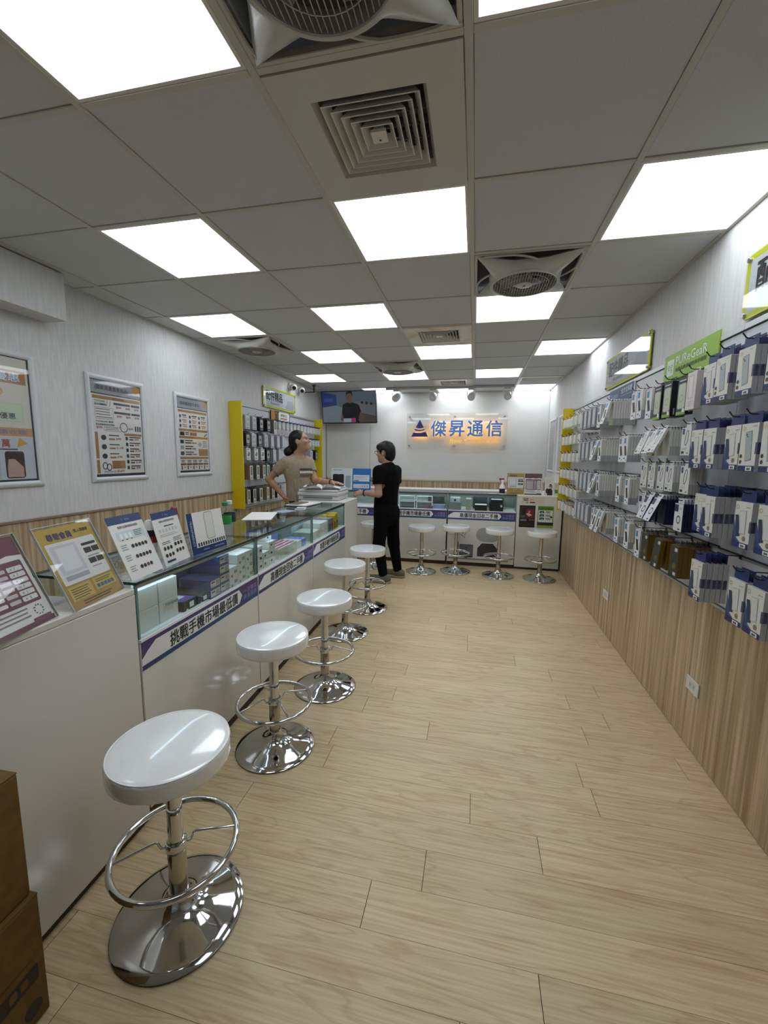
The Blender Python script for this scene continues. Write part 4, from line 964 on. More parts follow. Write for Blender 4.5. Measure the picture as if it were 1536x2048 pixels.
def s_case(g, t, h):
    g.rect(t*0.02,h*0.36,t*0.98,h*0.60, P('6a6d86')); vtext(g, 'TOUGHER', t*0.5, h*0.37, h*0.22, t*0.5, P('17204a'), 0.0006)
def f_cable(g, w, h):
    g.rect(0,0,w,h, P('d9d9d4')); g.poly([(w*0.08,h*0.96),(w*0.30,h*0.96),(w*0.30,h*0.78),(w*0.19,h*0.73),(w*0.08,h*0.78)], P('24407e'), 0.0004)
    g.ring(w*0.58,h*0.62,w*0.17,h*0.28,w*0.05, P('2c2c2c'), 0.0004, rot=-0.22); bars(g, w*0.1, h*0.25, w*0.7, 2, h*0.04, h*0.012, P('9a9a98'), 0.0004); g.rect(w*0.1,h*0.06,w*0.4,h*0.15, P('26282c'), 0.0004); g.rect(w*0.7,h*0.05,w*0.85,h*0.11, P('7a8088'), 0.0004)
def s_cable(g, t, h): g.rect(0,0,t,h*0.36, P('a6a7a2')); g.rect(t*0.8,0,t,h, P('c9c9c4'), 0.0003)
def f_prot(g, w, h):
    g.rect(0,0,w,h, P('dadad6')); g.rect(w*0.12,h*0.74,w*0.52,h*0.95, P('3f7fb4'), 0.0004); g.poly([(w*0.22,h*0.64),(w*0.60,h*0.65),(w*0.86,h*0.27),(w*0.46,h*0.25)], P('1b1d1c'), 0.0004)
    g.rect(w*0.1,0,w,h*0.22, P('e6e9ea'), 0.0004); g.rect(w*0.22,h*0.12,w*0.55,h*0.18, P('4a7098'), 0.0006); g.disc(w*0.75,h*0.08,w*0.07, P('3c4a58'), 0.0006); g.disc(w*0.5,h*0.96,w*0.05, P('8a8c8c'), 0.0006)
def s_prot(g, t, h): g.rect(0,0,t,h*0.27, P('999c9e')); g.rect(t*0.78,h*0.27,t,h, P('c4c4be'), 0.0003)
def f_lens(g, w, h):
    g.rect(0,0,w,h, P('dcdce0')); g.rect(0,h*0.70,w*0.45,h*0.96, P('1a2250'), 0.0004); g.ring(w*0.54,h*0.42,w*0.24,w*0.24,w*0.07, P('17181c'), 0.0004); bars(g, w*0.55, h*0.85, w*0.92, 2, h*0.05, h*0.015, P('8a8c96'), 0.0004); g.rect(w*0.55,h*0.05,w*0.8,h*0.11, P('44485a'), 0.0004)
def f_amber(g, w, h):
    g.rect(0,0,w,h, P('35372c')); g.rrect(w*0.55,h*0.82,w*0.85,h*0.93,0.004, P('d6d4c4'), 0.0004); g.rrect(w*0.55,h*0.06,w*0.85,h*0.16,0.004, P('d6d4c4'), 0.0004); g.disc(w*0.6,h*0.35,w*0.2, P('6a5a1e'), 0.0004)
def f_silver(g, w, h):
    g.rect(0,0,w,h, P('b2b5b8')); g.rrect(w*0.2,h*0.12,w*0.8,h*0.88,0.008, P('c6c9cc'), 0.0004); g.rect(w*0.3,h*0.04,w*0.6,h*0.1, P('4e5458'), 0.0006)
def f_small(g, w, h):
    g.rect(0,0,w,h, P('e2e0d8')); g.rect(w*0.4,h*0.3,w*0.55,h*0.8, P('b4b4b0'), 0.0004); g.rect(w*0.2,h*0.1,w*0.7,h*0.16, P('a4a4a0'), 0.0004)
def b_peach(g, w, h, t, zb, zt):
    g.box((0,-w/2,zb),(t,w/2,zt), P('e0ded6'), 0.0008); g.rect(-w/2, 0, w/2, 0.001, P('e0ded6')); g.box((0.001,-w/2+0.001,zt),(t-0.001,w/2-0.001,zt+0.004), P('d89a70'))
def f_pg(g, w, h):
    g.rect(0,0,w,h, P('16171a')); g.rect(0,0,w,h*0.09, P('7fa42c'), 0.0003); g.rrect(w*0.10,h*0.16,w*0.92,h*0.84,0.012, P('9aa494'), 0.0004); g.rrect(w*0.15,h*0.18,w*0.88,h*0.82,0.012, P('b9c2ae'), 0.0006); g.ring(w*0.5,h*0.44,w*0.2,w*0.2,w*0.04, P('8fa44c'), 0.0008); g.rect(w*0.15,h*0.90,w*0.85,h*0.93, P('c4c8c0'), 0.0006); g.rrect(w*0.68,h*0.06,w*0.92,h*0.16,0.003, P('e4e4e0'), 0.0008)
def s_pg(g, t, h): g.rect(t*0.42,h*0.06,t*0.58,h*0.24, P('a8aaa8'))
def f_pink(g, w, h):
    g.rect(0,0,w,h, P('d6cfc9')); g.rect(w*0.2,h*0.3,w*0.75,h*0.92, P('c9b8ac'), 0.0004); g.rect(w*0.27,h*0.33,w*0.68,h*0.88, P('ded8d2'), 0.0006); bars(g, w*0.25, h*0.2, w*0.75, 3, h*0.05, h*0.012, P('b08a80'), 0.0006)
def f_oval(c):
    def f(g, w, h):
        g.rect(0,0,w,h, P('d8d5cc')); g.rrect(w*0.28,h*0.30,w*0.74,h*0.92,w*0.22, P('3f3f3c'), 0.0004); g.rrect(w*0.36,h*0.38,w*0.66,h*0.84,w*0.14, P(c), 0.0006); g.rect(w*0.25,h*0.08,w*0.7,h*0.14, P('6b6b66'), 0.0006); g.disc(w*0.5,h*0.2,w*0.06, P('55554f'), 0.0006)
    return f
def f_pic(g, w, h):
    g.rect(0,0,w,h, P('d9d9d6')); g.poly([(w*0.2,h*0.42),(w*0.5,h*0.75),(w*0.85,h*0.6),(w*0.6,h*0.3)], P('4a4744'), 0.0004); g.poly([(w*0.3,h*0.45),(w*0.5,h*0.68),(w*0.7,h*0.6),(w*0.55,h*0.4)], P('a87a5c'), 0.0006); g.rect(w*0.15,h*0.88,w*0.7,h*0.93, P('5c5c60'), 0.0004); g.rect(w*0.2,h*0.12,w*0.6,h*0.17, P('44464a'), 0.0004)
def f_blister(c1, c2):
    def f(g, w, h):
        g.rect(0,0,w,h, P(c1)); g.rrect(w*0.15,h*0.22,w*0.85,h*0.88,0.01, P(c2), 0.0004); g.disc(w*0.5,h*0.55,w*0.18, P(c1), 0.0006); g.rect(w*0.2,h*0.06,w*0.8,h*0.15, P('8a8c8c'), 0.0006)
    return f
K = {
 'case': kind(0.092,0.165,0.0178,0.040,0.86,CG,CB,f_case,s_case), 'casef': kind(0.094,0.168,0.0178,0.040,0.86,CG,CB,f_casef,s_case),
 'cable': kind(0.086,0.128,0.0118,0.024,0.5,mat('pale_carton','cfcfc8',0.5),P('d9d9d4'),f_cable,s_cable),
 'prot': kind(0.080,0.160,0.0150,0.022,0.5,mat('pale_carton2','cdccc3',0.5),P('d9d9d6'),f_prot,s_prot),
 'lens': kind(0.082,0.130,0.0115,0.024,0.7,mat('navy_carton','161b40',0.45),P('dcdce0'),f_lens),
 'amber': kind(0.084,0.152,0.0205,0.022,0.6,mat('amber_carton','6e5214',0.35),P('4c4c40'),f_amber),
 'silver': kind(0.078,0.152,0.0135,0.022,0.6,mat('silver_blister','9fa2a5',0.3),P('b9bcc0'),f_silver),
 'small': kind(0.064,0.086,0.024,0.018,0.4,P('dedcd4'),P('e2e0d8'),f_small), 'peach': kind(0.064,0.086,0.024,0.018,0.4,P('dedcd4'),P('e2e0d8'),f_small,None,b_peach),
 'pg': kind(0.090,0.176,0.034,0.022,0.7,mat('black_carton','121214',0.4),P('17181a'),f_pg,s_pg), 'pink': kind(0.082,0.166,0.032,0.02,0.5,P('d2ccc6'),P('cfc9c4'),f_pink),
 'brown': kind(0.066,0.158,0.0145,0.02,0.5,mat('taupe_carton','85705a',0.5),P('8c7b66'),f_oval('8a7560')), 'slate': kind(0.066,0.158,0.0145,0.02,0.5,mat('slate_carton','62665f',0.5),P('6c706a'),f_oval('5c6660')),
 'tan': kind(0.066,0.158,0.0145,0.02,0.5,mat('tan_carton','8e7656',0.5),P('9a8464'),f_oval('b39a74')), 'teal': kind(0.066,0.158,0.0145,0.02,0.5,mat('teal_carton','5f8f84',0.5),P('6fa095'),f_oval('4f7a72')),
 'noir': kind(0.066,0.158,0.0145,0.02,0.5,mat('black_carton2','1d1c1b',0.5),P('2a2928'),f_oval('6a6862')),
 'pic': kind(0.085,0.128,0.0145,0.02,0.5,mat('silver_blister','9fa2a5',0.3),P('d0d0cc'),f_pic), 'blk': kind(0.088,0.145,0.018,0.02,0.6,mat('black_carton','121214',0.4),P('26262a'),f_blister('232226','a8aca8')),
 'clr': kind(0.088,0.145,0.016,0.02,0.6,mat('silver_blister','9fa2a5',0.3),P('c4c8c8'),f_blister('c0c4c4','a3a9aa')), 'mini': kind(0.056,0.095,0.012,0.022,0.8,P('d2d0c8'),P('22306a'),f_cable),
}
KN = {'case':('phone_case_box','navy-tabbed clear phone-case box','box'),'casef':('phone_case_box','navy-tabbed frosted phone-case box','box'),'cable':('cable_box','white box with oval cable','box'),
 'prot':('screen_film_box','slim white screen-film box','box'),'lens':('lens_ring_box','navy-sided lens-ring box','box'),'amber':('amber_pack','amber-sided dark pack','pack'),'silver':('silver_pack','silver blister pack','pack'),
 'small':('small_box','small white box','box'),'peach':('small_box','small peach-topped box','box'),'pg':('rugged_case_pack','black and green case pack','pack'),'pink':('pale_pink_box','pale pink box','box'),
 'brown':('taupe_box','taupe slim box','box'),'slate':('slate_box','slate slim box','box'),'tan':('tan_box','tan slim box','box'),'teal':('teal_box','teal slim box','box'),'noir':('black_slim_box','black slim box','box'),
 'pic':('picture_pack','silver pack with picture','pack'),'blk':('black_pack','black blister pack','pack'),'clr':('clear_pack','clear blister pack','pack'),'mini':('mini_pack','mini navy-topped pack','pack')}
HOOKM = mat('hook_wire','3a3b3d',0.3,metal=0.8)
def hookmesh(L):
    return G().tube([(0,0,0),(L-0.012,0,0),(L-0.004,0,0.004),(L+0.008,0,0.020)], 0.0023, HOOKM, 6).box((-0.002,-0.008,-0.014),(0.003,0.008,0.006), HOOKM).mesh('hook')
_hk = {}
GRP = {}
def hang(panel, bay, row, hooki, kd, y, hz, n, xf, side, tilt=0.0, lean=0.0, ntilt=1):
    """n products on one hook; side=-1: right wall (fronts face -x); side=+1: left wall"""
    k = K[kd]; wallx = 1.098 if side < 0 else -2.618
    L = round(abs(wallx-xf)+0.012, 3); L = max(0.09, min(L, 0.22))
    if L not in _hk: _hk[L] = hookmesh(L)
    ob('hook', _hk[L], panel, loc=(wallx, y, hz), rot=(0,0,PI if side < 0 else 0))
    nm, ds, cat = KN[kd]
    step = k['t']+0.0016
    room = abs(wallx-xf)-0.004; n = max(1, min(n, int(room/step)))
    for i in range(n):
        tl = tilt if i < ntilt else 0.0
        x = xf - side*(k['t'] + i*step) - (side*-0.004 if tl else 0)
        pos = 'frontmost' if i == 0 else ('hindmost' if i == n-1 else ORD[i])
        lab = f"{ds}, {pos} on the {ORD[hooki]} hook, {row} row, {bay}" if n > 1 else f"{ds} alone on the {ORD[hooki]} hook, {row} row, {bay}"
        o = ob(nm, k['body'], None, loc=(x, y+RND.uniform(-0.0015,0.0015), hz-0.0035), rot=(lean, -tl*(1 if side else 1), (PI if side < 0 else 0)+RND.uniform(-0.02,0.02)*(1 if i == 0 else 0.25)),
               label=lab, cat=cat, group=f"goods on the {row} row, {bay}")
        if 'tabm' in k: ob('hang_tab', k['tabm'], o)
        if i == 0 or tl or n < 3: ob('front_print', k['front'], o, mw=k['fm'])
        if 'side' in k:
            ob('side_print', k['side'], o, mw=k['sm'][0 if side < 0 else 1])
def bay_panel(label, y0, y1, rails, side, z0=0.80, z1=2.0, x=None):
    e = empty('display_rack', (0,0,0), label=label, cat='display rack')
    s = side; xa, xb = (1.100, 1.1245) if s < 0 else (-2.6495, -2.622)
    xe = xa if s < 0 else xb
    # slat board: strips between the rails
    zs = sorted([z0]+[r-0.006 for r in rails]+[z1]); 
    for a, b in zip(zs[:-1], zs[1:]):
        G().box((xa,y0+0.001,a+0.004),(xb,y1-0.001,b-0.004), PANELW, 0.001).build('slat', e)
    for r in rails:
        g = G().box((min(xe,xe+s*0.004),y0,r-0.016),(max(xe,xe+s*0.004),y1,r-0.002), SILVERB).box((min(xe,xe+s*0.010),y0,r-0.003),(max(xe,xe+s*0.010),y1,r+0.001), BLACKM)
        g.build('rail', e)
    G().box((min(xe-s*0.02,xe+s*0.008),y0,z1),(max(xe-s*0.02,xe+s*0.008),y1,z1+0.025), SILVERB, 0.001).build('top_trim', e)
    G().box((min(xe-s*0.02,xe+s*0.006),y0,z0-0.012),(max(xe-s*0.02,xe+s*0.006),y1,z0), SILVERB, 0.001).build('bottom_trim', e)
    return e
RA = [1.06,1.34,1.615,1.89]
pA = bay_panel('slatted display rack holding the navy-tabbed phone-case boxes', 0.6, 2.13, RA, -1)
RB_ = [1.065,1.27,1.445,1.625,1.87]
pB = bay_panel('slatted display rack under the green sign', 2.13, 2.755, RB_, -1)
RC = [1.08,1.35,1.615,1.875]
pC = bay_panel('slatted display rack under the blue sign', 2.755, 3.665, RC, -1)
pD = bay_panel('slatted display rack holding the silver packs', 3.665, 4.235, RC, -1)
RE = [0.965,1.145,1.325,1.505,1.69,1.88]
pE = bay_panel('slatted display rack holding small white boxes by the yellow board', 4.235, 5.29, RE, -1)
XA = 0.94
def hrow(panel, bay, row, hz, items, side=-1):
    for q, it in enumerate(items):
        kd, y, n = it[:3]; xf = it[3] if len(it) > 3 else (XA if side < 0 else -2.5); tilt = it[4] if len(it) > 4 else 0
        hang(panel, bay, row, q, kd, y, hz, n, xf, side, tilt, 0.0, it[5] if len(it) > 5 else 1)
ba = 'case bay'
hrow(pA, ba, 'top', 1.885, [('casef',1.635,4),('casef',1.80,3),('casef',1.945,4),('case',2.075,5,0.955)])
hrow(pA, ba, 'second', 1.612, [('casef',1.61,3),('casef',1.725,4),('case',1.826,5),('case',1.985,4),('case',2.087,4)])
hrow(pA, ba, 'third', 1.336, [('case',1.58,3),('case',1.705,5),('case',1.937,6),('case',2.055,2,0.965)])
hrow(pA, ba, 'bottom', 1.056, [('case',1.585,3),('case',1.69,2),('case',1.97,5)])
bb = 'green-sign bay'
hrow(pB, bb, 'top', 1.855, [('pink',2.185,1),('pg',2.305,1,0.955),('pg',2.44,2,0.945),('pg',2.57,1,0.95),('prot',2.69,2,0.95)])
hrow(pB, bb, 'second', 1.615, [('cable',2.195,2,0.945),('cable',2.43,11,0.945,0.42,1),('cable',2.545,3,0.95,0.36,2),('cable',2.655,2,0.95,0.34,1)])
hrow(pB, bb, 'third', 1.437, [('cable',2.18,4,0.95),('cable',2.34,9,0.95),('cable',2.435,1,0.95),('cable',2.54,3,0.945),('cable',2.645,2,0.945)])
hrow(pB, bb, 'fourth', 1.262, [('lens',2.19,10,0.945),('lens',2.42,9,0.95,0.40,1),('lens',2.54,3,0.955,0.36,1),('lens',2.65,2,0.95)])
hrow(pB, bb, 'bottom', 1.055, [('amber',2.215,6,0.955),('amber',2.37,3,0.95,0.10),('amber',2.545,5,0.945),('prot',2.665,1,0.95)])
bc = 'blue-sign bay'
hrow(pC, bc, 'top', 1.868, [('prot',2.80,3),('prot',2.89,3),('prot',3.33,12,0.925,0.25,1),('prot',3.60,9,0.93)])
hrow(pC, bc, 'second', 1.606, [('prot',2.97,5),('prot',3.055,5),('prot',3.49,12,0.925),('prot',3.615,5,0.945,0.28,1)])
hrow(pC, bc, 'third', 1.342, [('prot',2.88,3),('prot',3.05,7),('prot',3.47,12,0.925),('prot',3.605,5,0.945,0.30,1)])
hrow(pC, bc, 'bottom', 1.072, [('prot',2.82,2),('prot',3.01,10),('prot',3.35,9,0.945,0.26,1),('prot',3.46,4,0.945,0.28,1),('prot',3.60,6)])
bd = 'silver-pack bay'
for row, hz in (('top',1.878),('second',1.606),('third',1.342),('bottom',1.072)):
    hrow(pD, bd, row, hz, [('silver',3.75+0.135*q,7+(q*7+int(hz*100)) % 5, 0.93+0.008*((q*3) % 3)) for q in range(4)])
be = 'yellow-board bay'
for row, hz in (('top',1.884),('second',1.697),('third',1.513),('fourth',1.332),('fifth',1.152),('bottom',0.972)):
    hrow(pE, be, row, hz, [('peach' if (hz < 1.2 and 1 <= q <= 3) else 'small',4.30+0.125*q,2+(q+int(hz*50)) % 3, 0.955+0.01*((q*5) % 3)) for q in range(8)])
e = empty('end_board', (0,0,0), label='yellow upright end board of the accessory wall display', cat='board')
G().box((0.985,5.30,0.83),(1.1245,5.325,2.03), YELLOW, 0.003).build('board', e)

# left wall display behind the salesman
RL = [1.075,1.355,1.525,1.71,1.905]
pL = bay_panel('slatted display rack between yellow boards behind the salesman', 4.20, 6.58, RL, 1, z0=0.83, z1=2.0)
bl = 'wall behind salesman'
hrow(pL, bl, 'top', 1.892, [('clr',4.29,4),('clr',4.44,5),('blk',4.60,6),('blk',4.78,5),('slate',4.95,4)]+[('mini',5.08+0.118*q,3) for q in range(13)], 1)
hrow(pL, bl, 'second', 1.704, [('blk',4.29,3),('clr',4.42,2),('blk',4.56,1),('clr',4.71,2),('silver',4.87,6),('silver',5.03,6),('silver',5.18,5)]+[('mini',5.75+0.118*q,3) for q in range(7)], 1)
hrow(pL, bl, 'third', 1.532, [('pic',4.29,4),('pic',4.46,5),('pic',4.61,4),('blk',4.75,3),('silver',4.92,7),('silver',5.07,4),('clr',6.15,4),('blk',6.35,4)], 1)
hrow(pL, bl, 'fourth', 1.340, [('brown',4.34,7),('slate',4.49,7),('brown',4.64,8),('teal',4.74,3),('slate',4.90,7),('noir',5.05,4),('clr',6.25,3)], 1)
hrow(pL, bl, 'bottom', 1.068, [('brown',4.27,3),('noir',4.40,6),('slate',4.55,6),('tan',4.72,6),('tan',4.86,4),('noir',5.0,5),('clr',5.13,3)], 1)
e = empty('end_board', (0,0,0), label='yellow upright end board next to the framed price posters', cat='board')
G().box((-2.6495,4.165,0.845),(-2.50,4.19,2.03), YELLOW, 0.003).build('board', e)
e = empty('end_board', (0,0,0), label='yellow upright end board below the television corner', cat='board')
G().box((-2.6495,6.60,0.845),(-2.50,6.625,2.04), YELLOW, 0.003).build('board', e)

# ------------------------------------------------------------------ wall signs
LIME = mat('lime_edge','cfd21e',0.35)
def acc_sign(o, r, label):
    w, h = 0.95, 0.262
    e = empty('accessory_sign', mw=frame(o, r, (0,0,1)), label=label, cat='sign', group='lime-edged accessory signs')
    G().prism([(0.02,0),(w-0.02,0),(w,0.02),(w,h-0.02),(w-0.02,h),(0.02,h),(0,h-0.02),(0,0.02)], 0.012, 0.020, LIME).build('back_panel', e, smooth=False)
    g = G(); g.rect(0.028,0.026,w-0.028,h-0.026, P('d3d6de'))
    g.text('配件精品', 0.075, 0.098, 0.118, P('121214'), 0.0008, w=0.46, bold=0.03); g.text('Accessory', 0.19, 0.042, 0.04, P('55575e'), 0.0008, w=0.25, bold=0.01)
    g.poly([(0.62,0.03),(0.9,0.03),(0.9,0.11),(0.84,0.16),(0.70,0.15)], P('b9bcc8'), 0.0004)
    g.build('print', e, smooth=False, loc=(0,0,0.0203))
    G().box((0.006,0.006,0.0215),(w-0.006,h-0.006,0.026), ACRYL).build('acrylic_cover', e, smooth=False)
    for a, b in ((0.02,0.02),(w-0.02,0.02),(0.02,h-0.02),(w-0.02,h-0.02)):
        G().lathe([(0.0,0.03),(0.009,0.03),(0.010,0.026),(0.010,0.0),(0,0)], STEEL, 16, (a,b,0)).build('standoff', e)
acc_sign((1.1245,4.135,2.047), (0,-1,0), 'lime-edged accessory sign above the blue sign')
acc_sign((1.1245,2.185,2.047), (0,-1,0), 'lime-edged accessory sign cut off at the picture edge')
acc_sign((-2.6495,4.90,2.06), (0,1,0), 'lime-edged accessory sign above the display behind the salesman')
# green brand board
e = empty('brand_sign', mw=frame((1.088,2.885,1.905),(0,-1,0),(0,0,1)), label='green brand board standing above the case packs', cat='sign')
G().box((0,0,-0.008),(0.575,0.15,0.0), P('9cc038'), 0.001).build('board', e)
g = G(); g.rect(0.002,0.002,0.573,0.148, P('86b024'))
g.rect(0.04,0.028,0.125,0.118, P('d2d8d4'), 0.0005); g.text('eg', 0.052, 0.045, 0.045, P('86b024'), 0.001, w=0.06, bold=0.0)
g.text('PUReGeaR', 0.148, 0.075, 0.046, P('dfe8dc'), 0.001, w=0.33, bold=0.008); g.text('美國品牌|軍規防摔手機殼', 0.15, 0.034, 0.026, P('26340e'), 0.001, w=0.33, bold=0.016)
g.build('print', e, smooth=False, loc=(0,0,0.0003))
# blue brand board
e = empty('brand_sign', mw=frame((1.088,3.925,1.90),(0,-1,0),(0,0,1)), label='navy blue film-brand board under the lime-edged accessory sign', cat='sign')
G().box((0,0,-0.008),(0.56,0.11,0.0), P('dfe0e0'), 0.001).build('board', e)
g = G(); g.rect(0.0,0.0,0.55,0.11, P('273c6c')); g.text('imos', 0.09, 0.04, 0.035, P('9fb4dc'), 0.0006, w=0.12); g.ring(0.05,0.055,0.02,0.02,0.006, P('9fb4dc'), 0.0006); g.text('全方位保護', 0.28, 0.055, 0.04, P('c9d2e2'), 0.0006, w=0.235); g.rect(0.28,0.035,0.5,0.04, P('7f90b4'), 0.0006)
g.build('print', e, smooth=False, loc=(0,0,0.0003))
# orange guard sign on the left display
e = empty('brand_sign', mw=frame((-2.60,5.04,1.90),(0,1,0),(0,0,1)), label='orange and white rounded sign above the display behind the salesman', cat='sign')
G().box((0,0,-0.008),(0.56,0.13,0.0), P('2a2826'), 0.002).build('board', e)
g = G(); g.rect(0,0,0.1,0.13, P('b9803a')); g.rect(0.1,0,0.2,0.13, P('4a3018'), 0.0002); g.ring(0.14,0.065,0.04,0.05,0.012, P('a87838'), 0.0006); g.rrect(0.21,0.006,0.54,0.126,0.03, P('e6e6e2'), 0.0006); g.text('享耐艾', 0.27, 0.068, 0.036, P('26262c'), 0.001, w=0.2, bold=0.02); g.rect(0.27,0.035,0.47,0.052, P('a86a2c'), 0.001)
g.build('print', e, smooth=False, loc=(0,0,0.0003))

# ------------------------------------------------------------------ framed posters
FRM = mat('poster_frame','d3d5d6',0.3)
def poster(o, r, w, h, g, label, fw=0.035):
    e = empty('framed_poster', mw=frame(o, r, (0,0,1)), label=label, cat='poster')
    def bar(p0, p1, q0, q1, nm):      # mitred, half-round section bar
        pr = [(0,0.0),(0.0,0.010),(0.25,0.017),(0.5,0.019),(0.75,0.016),(1.0,0.009),(1.0,0.0)]
        vs = []
        for t_, z in pr:
            a = Vector(p0)*(1-t_)+Vector(q0)*t_; b = Vector(p1)*(1-t_)+Vector(q1)*t_
            vs += [(a.x,a.y,z),(b.x,b.y,z)]
        G().add(vs, [(2*i,2*i+1,2*i+3,2*i+2) for i in range(len(pr)-1)], FRM).build('frame_bar', e)
    c = [(0,0),(w,0),(w,h),(0,h)]; i_ = [(fw,fw),(w-fw,fw),(w-fw,h-fw),(fw,h-fw)]
    for k in range(4): bar(c[k], c[(k+1)%4], i_[k], i_[(k+1)%4], 'b')
    G().rect(fw-0.002,fw-0.002,w-fw+0.002,h-fw+0.002, P('2e3034'), 0.003).build('backing', e, smooth=False)
    g.build('poster_sheet', e, smooth=False, loc=(fw+0.004,fw+0.012,0.004))
    G().box((fw,fw,0.0068),(w-fw,h-fw,0.0082), ACRYL).build('cover', e, smooth=False)
BRN, BRN2, RED, KK, PAPER = P('a9793a'), P('c09258'), P('a82838'), P('303036'), P('e2e1dc')
def price_poster(w, h, kind):
    g = G(); g.rect(0,0,w,h, PAPER); g.rect(0,h*0.865,w,h, P('9a9ca2'), 0.0004); g.poly([(w*0.8,h),(w,h),(w,h*0.9),(w*0.86,h*0.93)], P('c08a3c'), 0.0006)
    g.rect(0,h*0.858,w,h*0.87, KK, 0.0008); g.rect(0,0,w,h*0.012, KK, 0.0008)
    t_ = '(獨家周邊優惠商品)' if kind == 1 else '(傑昇嚴選配件專區)'
    g.text(t_, w*0.08, h*0.90, h*0.055, P('43454c'), 0.001, w=w*0.66, bold=0.02)
    if kind == 1:
        g.rect(w*0.02,h*0.81,w*0.98,h*0.845, BRN, 0.0006); g.text('熱銷充電線專區', w*0.4, h*0.816, h*0.022, P('6a4618'), 0.001)
        g.text('TOUGHER', w*0.05, h*0.775, h*0.022, KK, 0.001, w=w*0.2); g.text('快充傳輸線', w*0.05, h*0.742, h*0.024, KK, 0.001, w=w*0.22)
        g.rect(w*0.05,h*0.60,w*0.40,h*0.725, P('b07a64'), 0.0006); g.rect(w*0.056,h*0.605,w*0.394,h*0.72, PAPER, 0.0008); bars(g, w*0.07, h*0.70, w*0.38, 4, h*0.028, h*0.009, P('6a6a6a'))
        for r_ in range(2):
            for c_, (a, b) in enumerate(((0.42,0.76),(0.78,0.97))):
                y = h*(0.765-0.095*r_); g.rect(w*a,y,w*b,y+h*0.024, P('3a3a40'), 0.0008)
            for c_, s_ in enumerate(('$390','$490','$490') if r_ == 0 else ('$490','$590','$790')): g.text(s_, w*(0.47+0.19*c_), h*(0.725-0.095*r_), h*0.026, RED, 0.001, w=w*0.1, bold=0.02)
        for k in range(2): g.tube([(w*(0.28+0.06*k),h*0.74,0.001),(w*(0.30+0.06*k),h*0.80,0.001)], 0.003, P('b9b9b4'), 4)
        g.text('TOUGHER 編織', w*0.05, h*0.565, h*0.022, KK, 0.001, w=w*0.34); g.text('快充線磁吸收納充電線', w*0.05, h*0.532, h*0.022, KK, 0.001, w=w*0.36)
        g.text('$590', w*0.06, h*0.495, h*0.03, RED, 0.001, bold=0.02); g.rect(w*0.2,h*0.475,w*0.55,h*0.525, P('b07a64'), 0.0006); g.rect(w*0.205,h*0.48,w*0.545,h*0.52, PAPER, 0.0008); bars(g, w*0.22, h*0.507, w*0.53, 2, h*0.018, h*0.007, P('6a6a6a'))
        g.ring(w*0.60,h*0.525,w*0.085,h*0.055,w*0.016, P('5e646a'), 0.001, rot=0.3); g.text('$290', w*0.70, h*0.50, h*0.026, RED, 0.001, bold=0.02)
        for k in range(3): g.rect(w*(0.84+0.05*k),h*0.49,w*(0.87+0.05*k),h*0.55, KK, 0.001)
        g.rect(w*0.02,h*0.18,w*0.075,h*0.46, BRN, 0.0006); g.rect(w*0.02,h*0.02,w*0.075,h*0.165, BRN, 0.0006); g.rect(w*0.60,h*0.435,w*0.98,h*0.462, BRN, 0.0006)
        for k, (s_, sh) in enumerate((('$490',0),('$1,190',1),('$790',2))):
            y = h*(0.38-0.10*k); g.disc(w*0.18,y+h*0.025,w*0.05, P('26262a'), 0.001, ry=h*0.028); bars(g, w*0.28, y+h*0.045, w*0.52, 1, 0.01, h*0.012, KK); g.rect(w*0.28,y,w*0.40,y+h*0.02, BRN, 0.0008); g.text(s_, w*0.42, y, h*0.028, RED, 0.001, bold=0.02)
        for k, s_ in enumerate(('$490','$690','$1,290','$890','$1,890','$990')):
            y = h*(0.385-0.066*k); g.rect(w*0.62,y,w*0.67,y+h*0.04, P('2b2b30'), 0.001); bars(g, w*0.70, y+h*0.03, w*0.97, 1, 0.01, h*0.012, KK); g.rect(w*0.70,y,w*0.79,y+h*0.018, P('7a5424'), 0.0008); g.text(s_, w*0.82, y, h*0.024, RED, 0.001, bold=0.02)
        g.ring(w*0.17,h*0.10,w*0.05,h*0.04,w*0.016, P('1c1c20'), 0.001); g.ring(w*0.25,h*0.085,w*0.05,h*0.04,w*0.016, P('1c1c20'), 0.001); g.rect(w*0.31,h*0.065,w*0.58,h*0.155, BRN, 0.0006); bars(g, w*0.33, h*0.14, w*0.5, 4, h*0.02, h*0.006, P('5a3c10'))
        g.text('WATCH GT', w*0.14, h*0.025, h*0.02, KK, 0.001, w=w*0.24); g.text('$3,690', w*0.40, h*0.022, h*0.03, RED, 0.001, bold=0.02)
    else:
        for y in (0.81,0.555,0.455,0.17): g.rect(w*0.02,h*y,w*0.98,h*(y+0.032), BRN, 0.0006)
        for r_ in range(3):
            for c_ in range(3):
                x, y = w*(0.04+0.31*c_), h*(0.735-0.065*r_); g.disc(x+w*0.04,y+h*0.02,w*0.03, P('2a2b30'), 0.001, ry=h*0.022); bars(g, x+w*0.1, y+h*0.028, x+w*0.28, 1, 0.01, h*0.016, BRN2 if r_ else KK); bars(g, x+w*0.12, y+h*0.004, x+w*0.27, 1, 0.01, h*0.014, P('b88a8a'))
        g.rect(w*0.05,h*0.495,w*0.19,h*0.545, P('1e1e22'), 0.001); bars(g, w*0.22, h*0.53, w*0.34, 2, h*0.022, h*0.012, KK); g.rect(w*0.37,h*0.497,w*0.60,h*0.545, BRN, 0.0008); g.poly([(w*0.84,h*0.5),(w*0.95,h*0.54),(w*0.97,h*0.53),(w*0.86,h*0.49)], KK, 0.001)
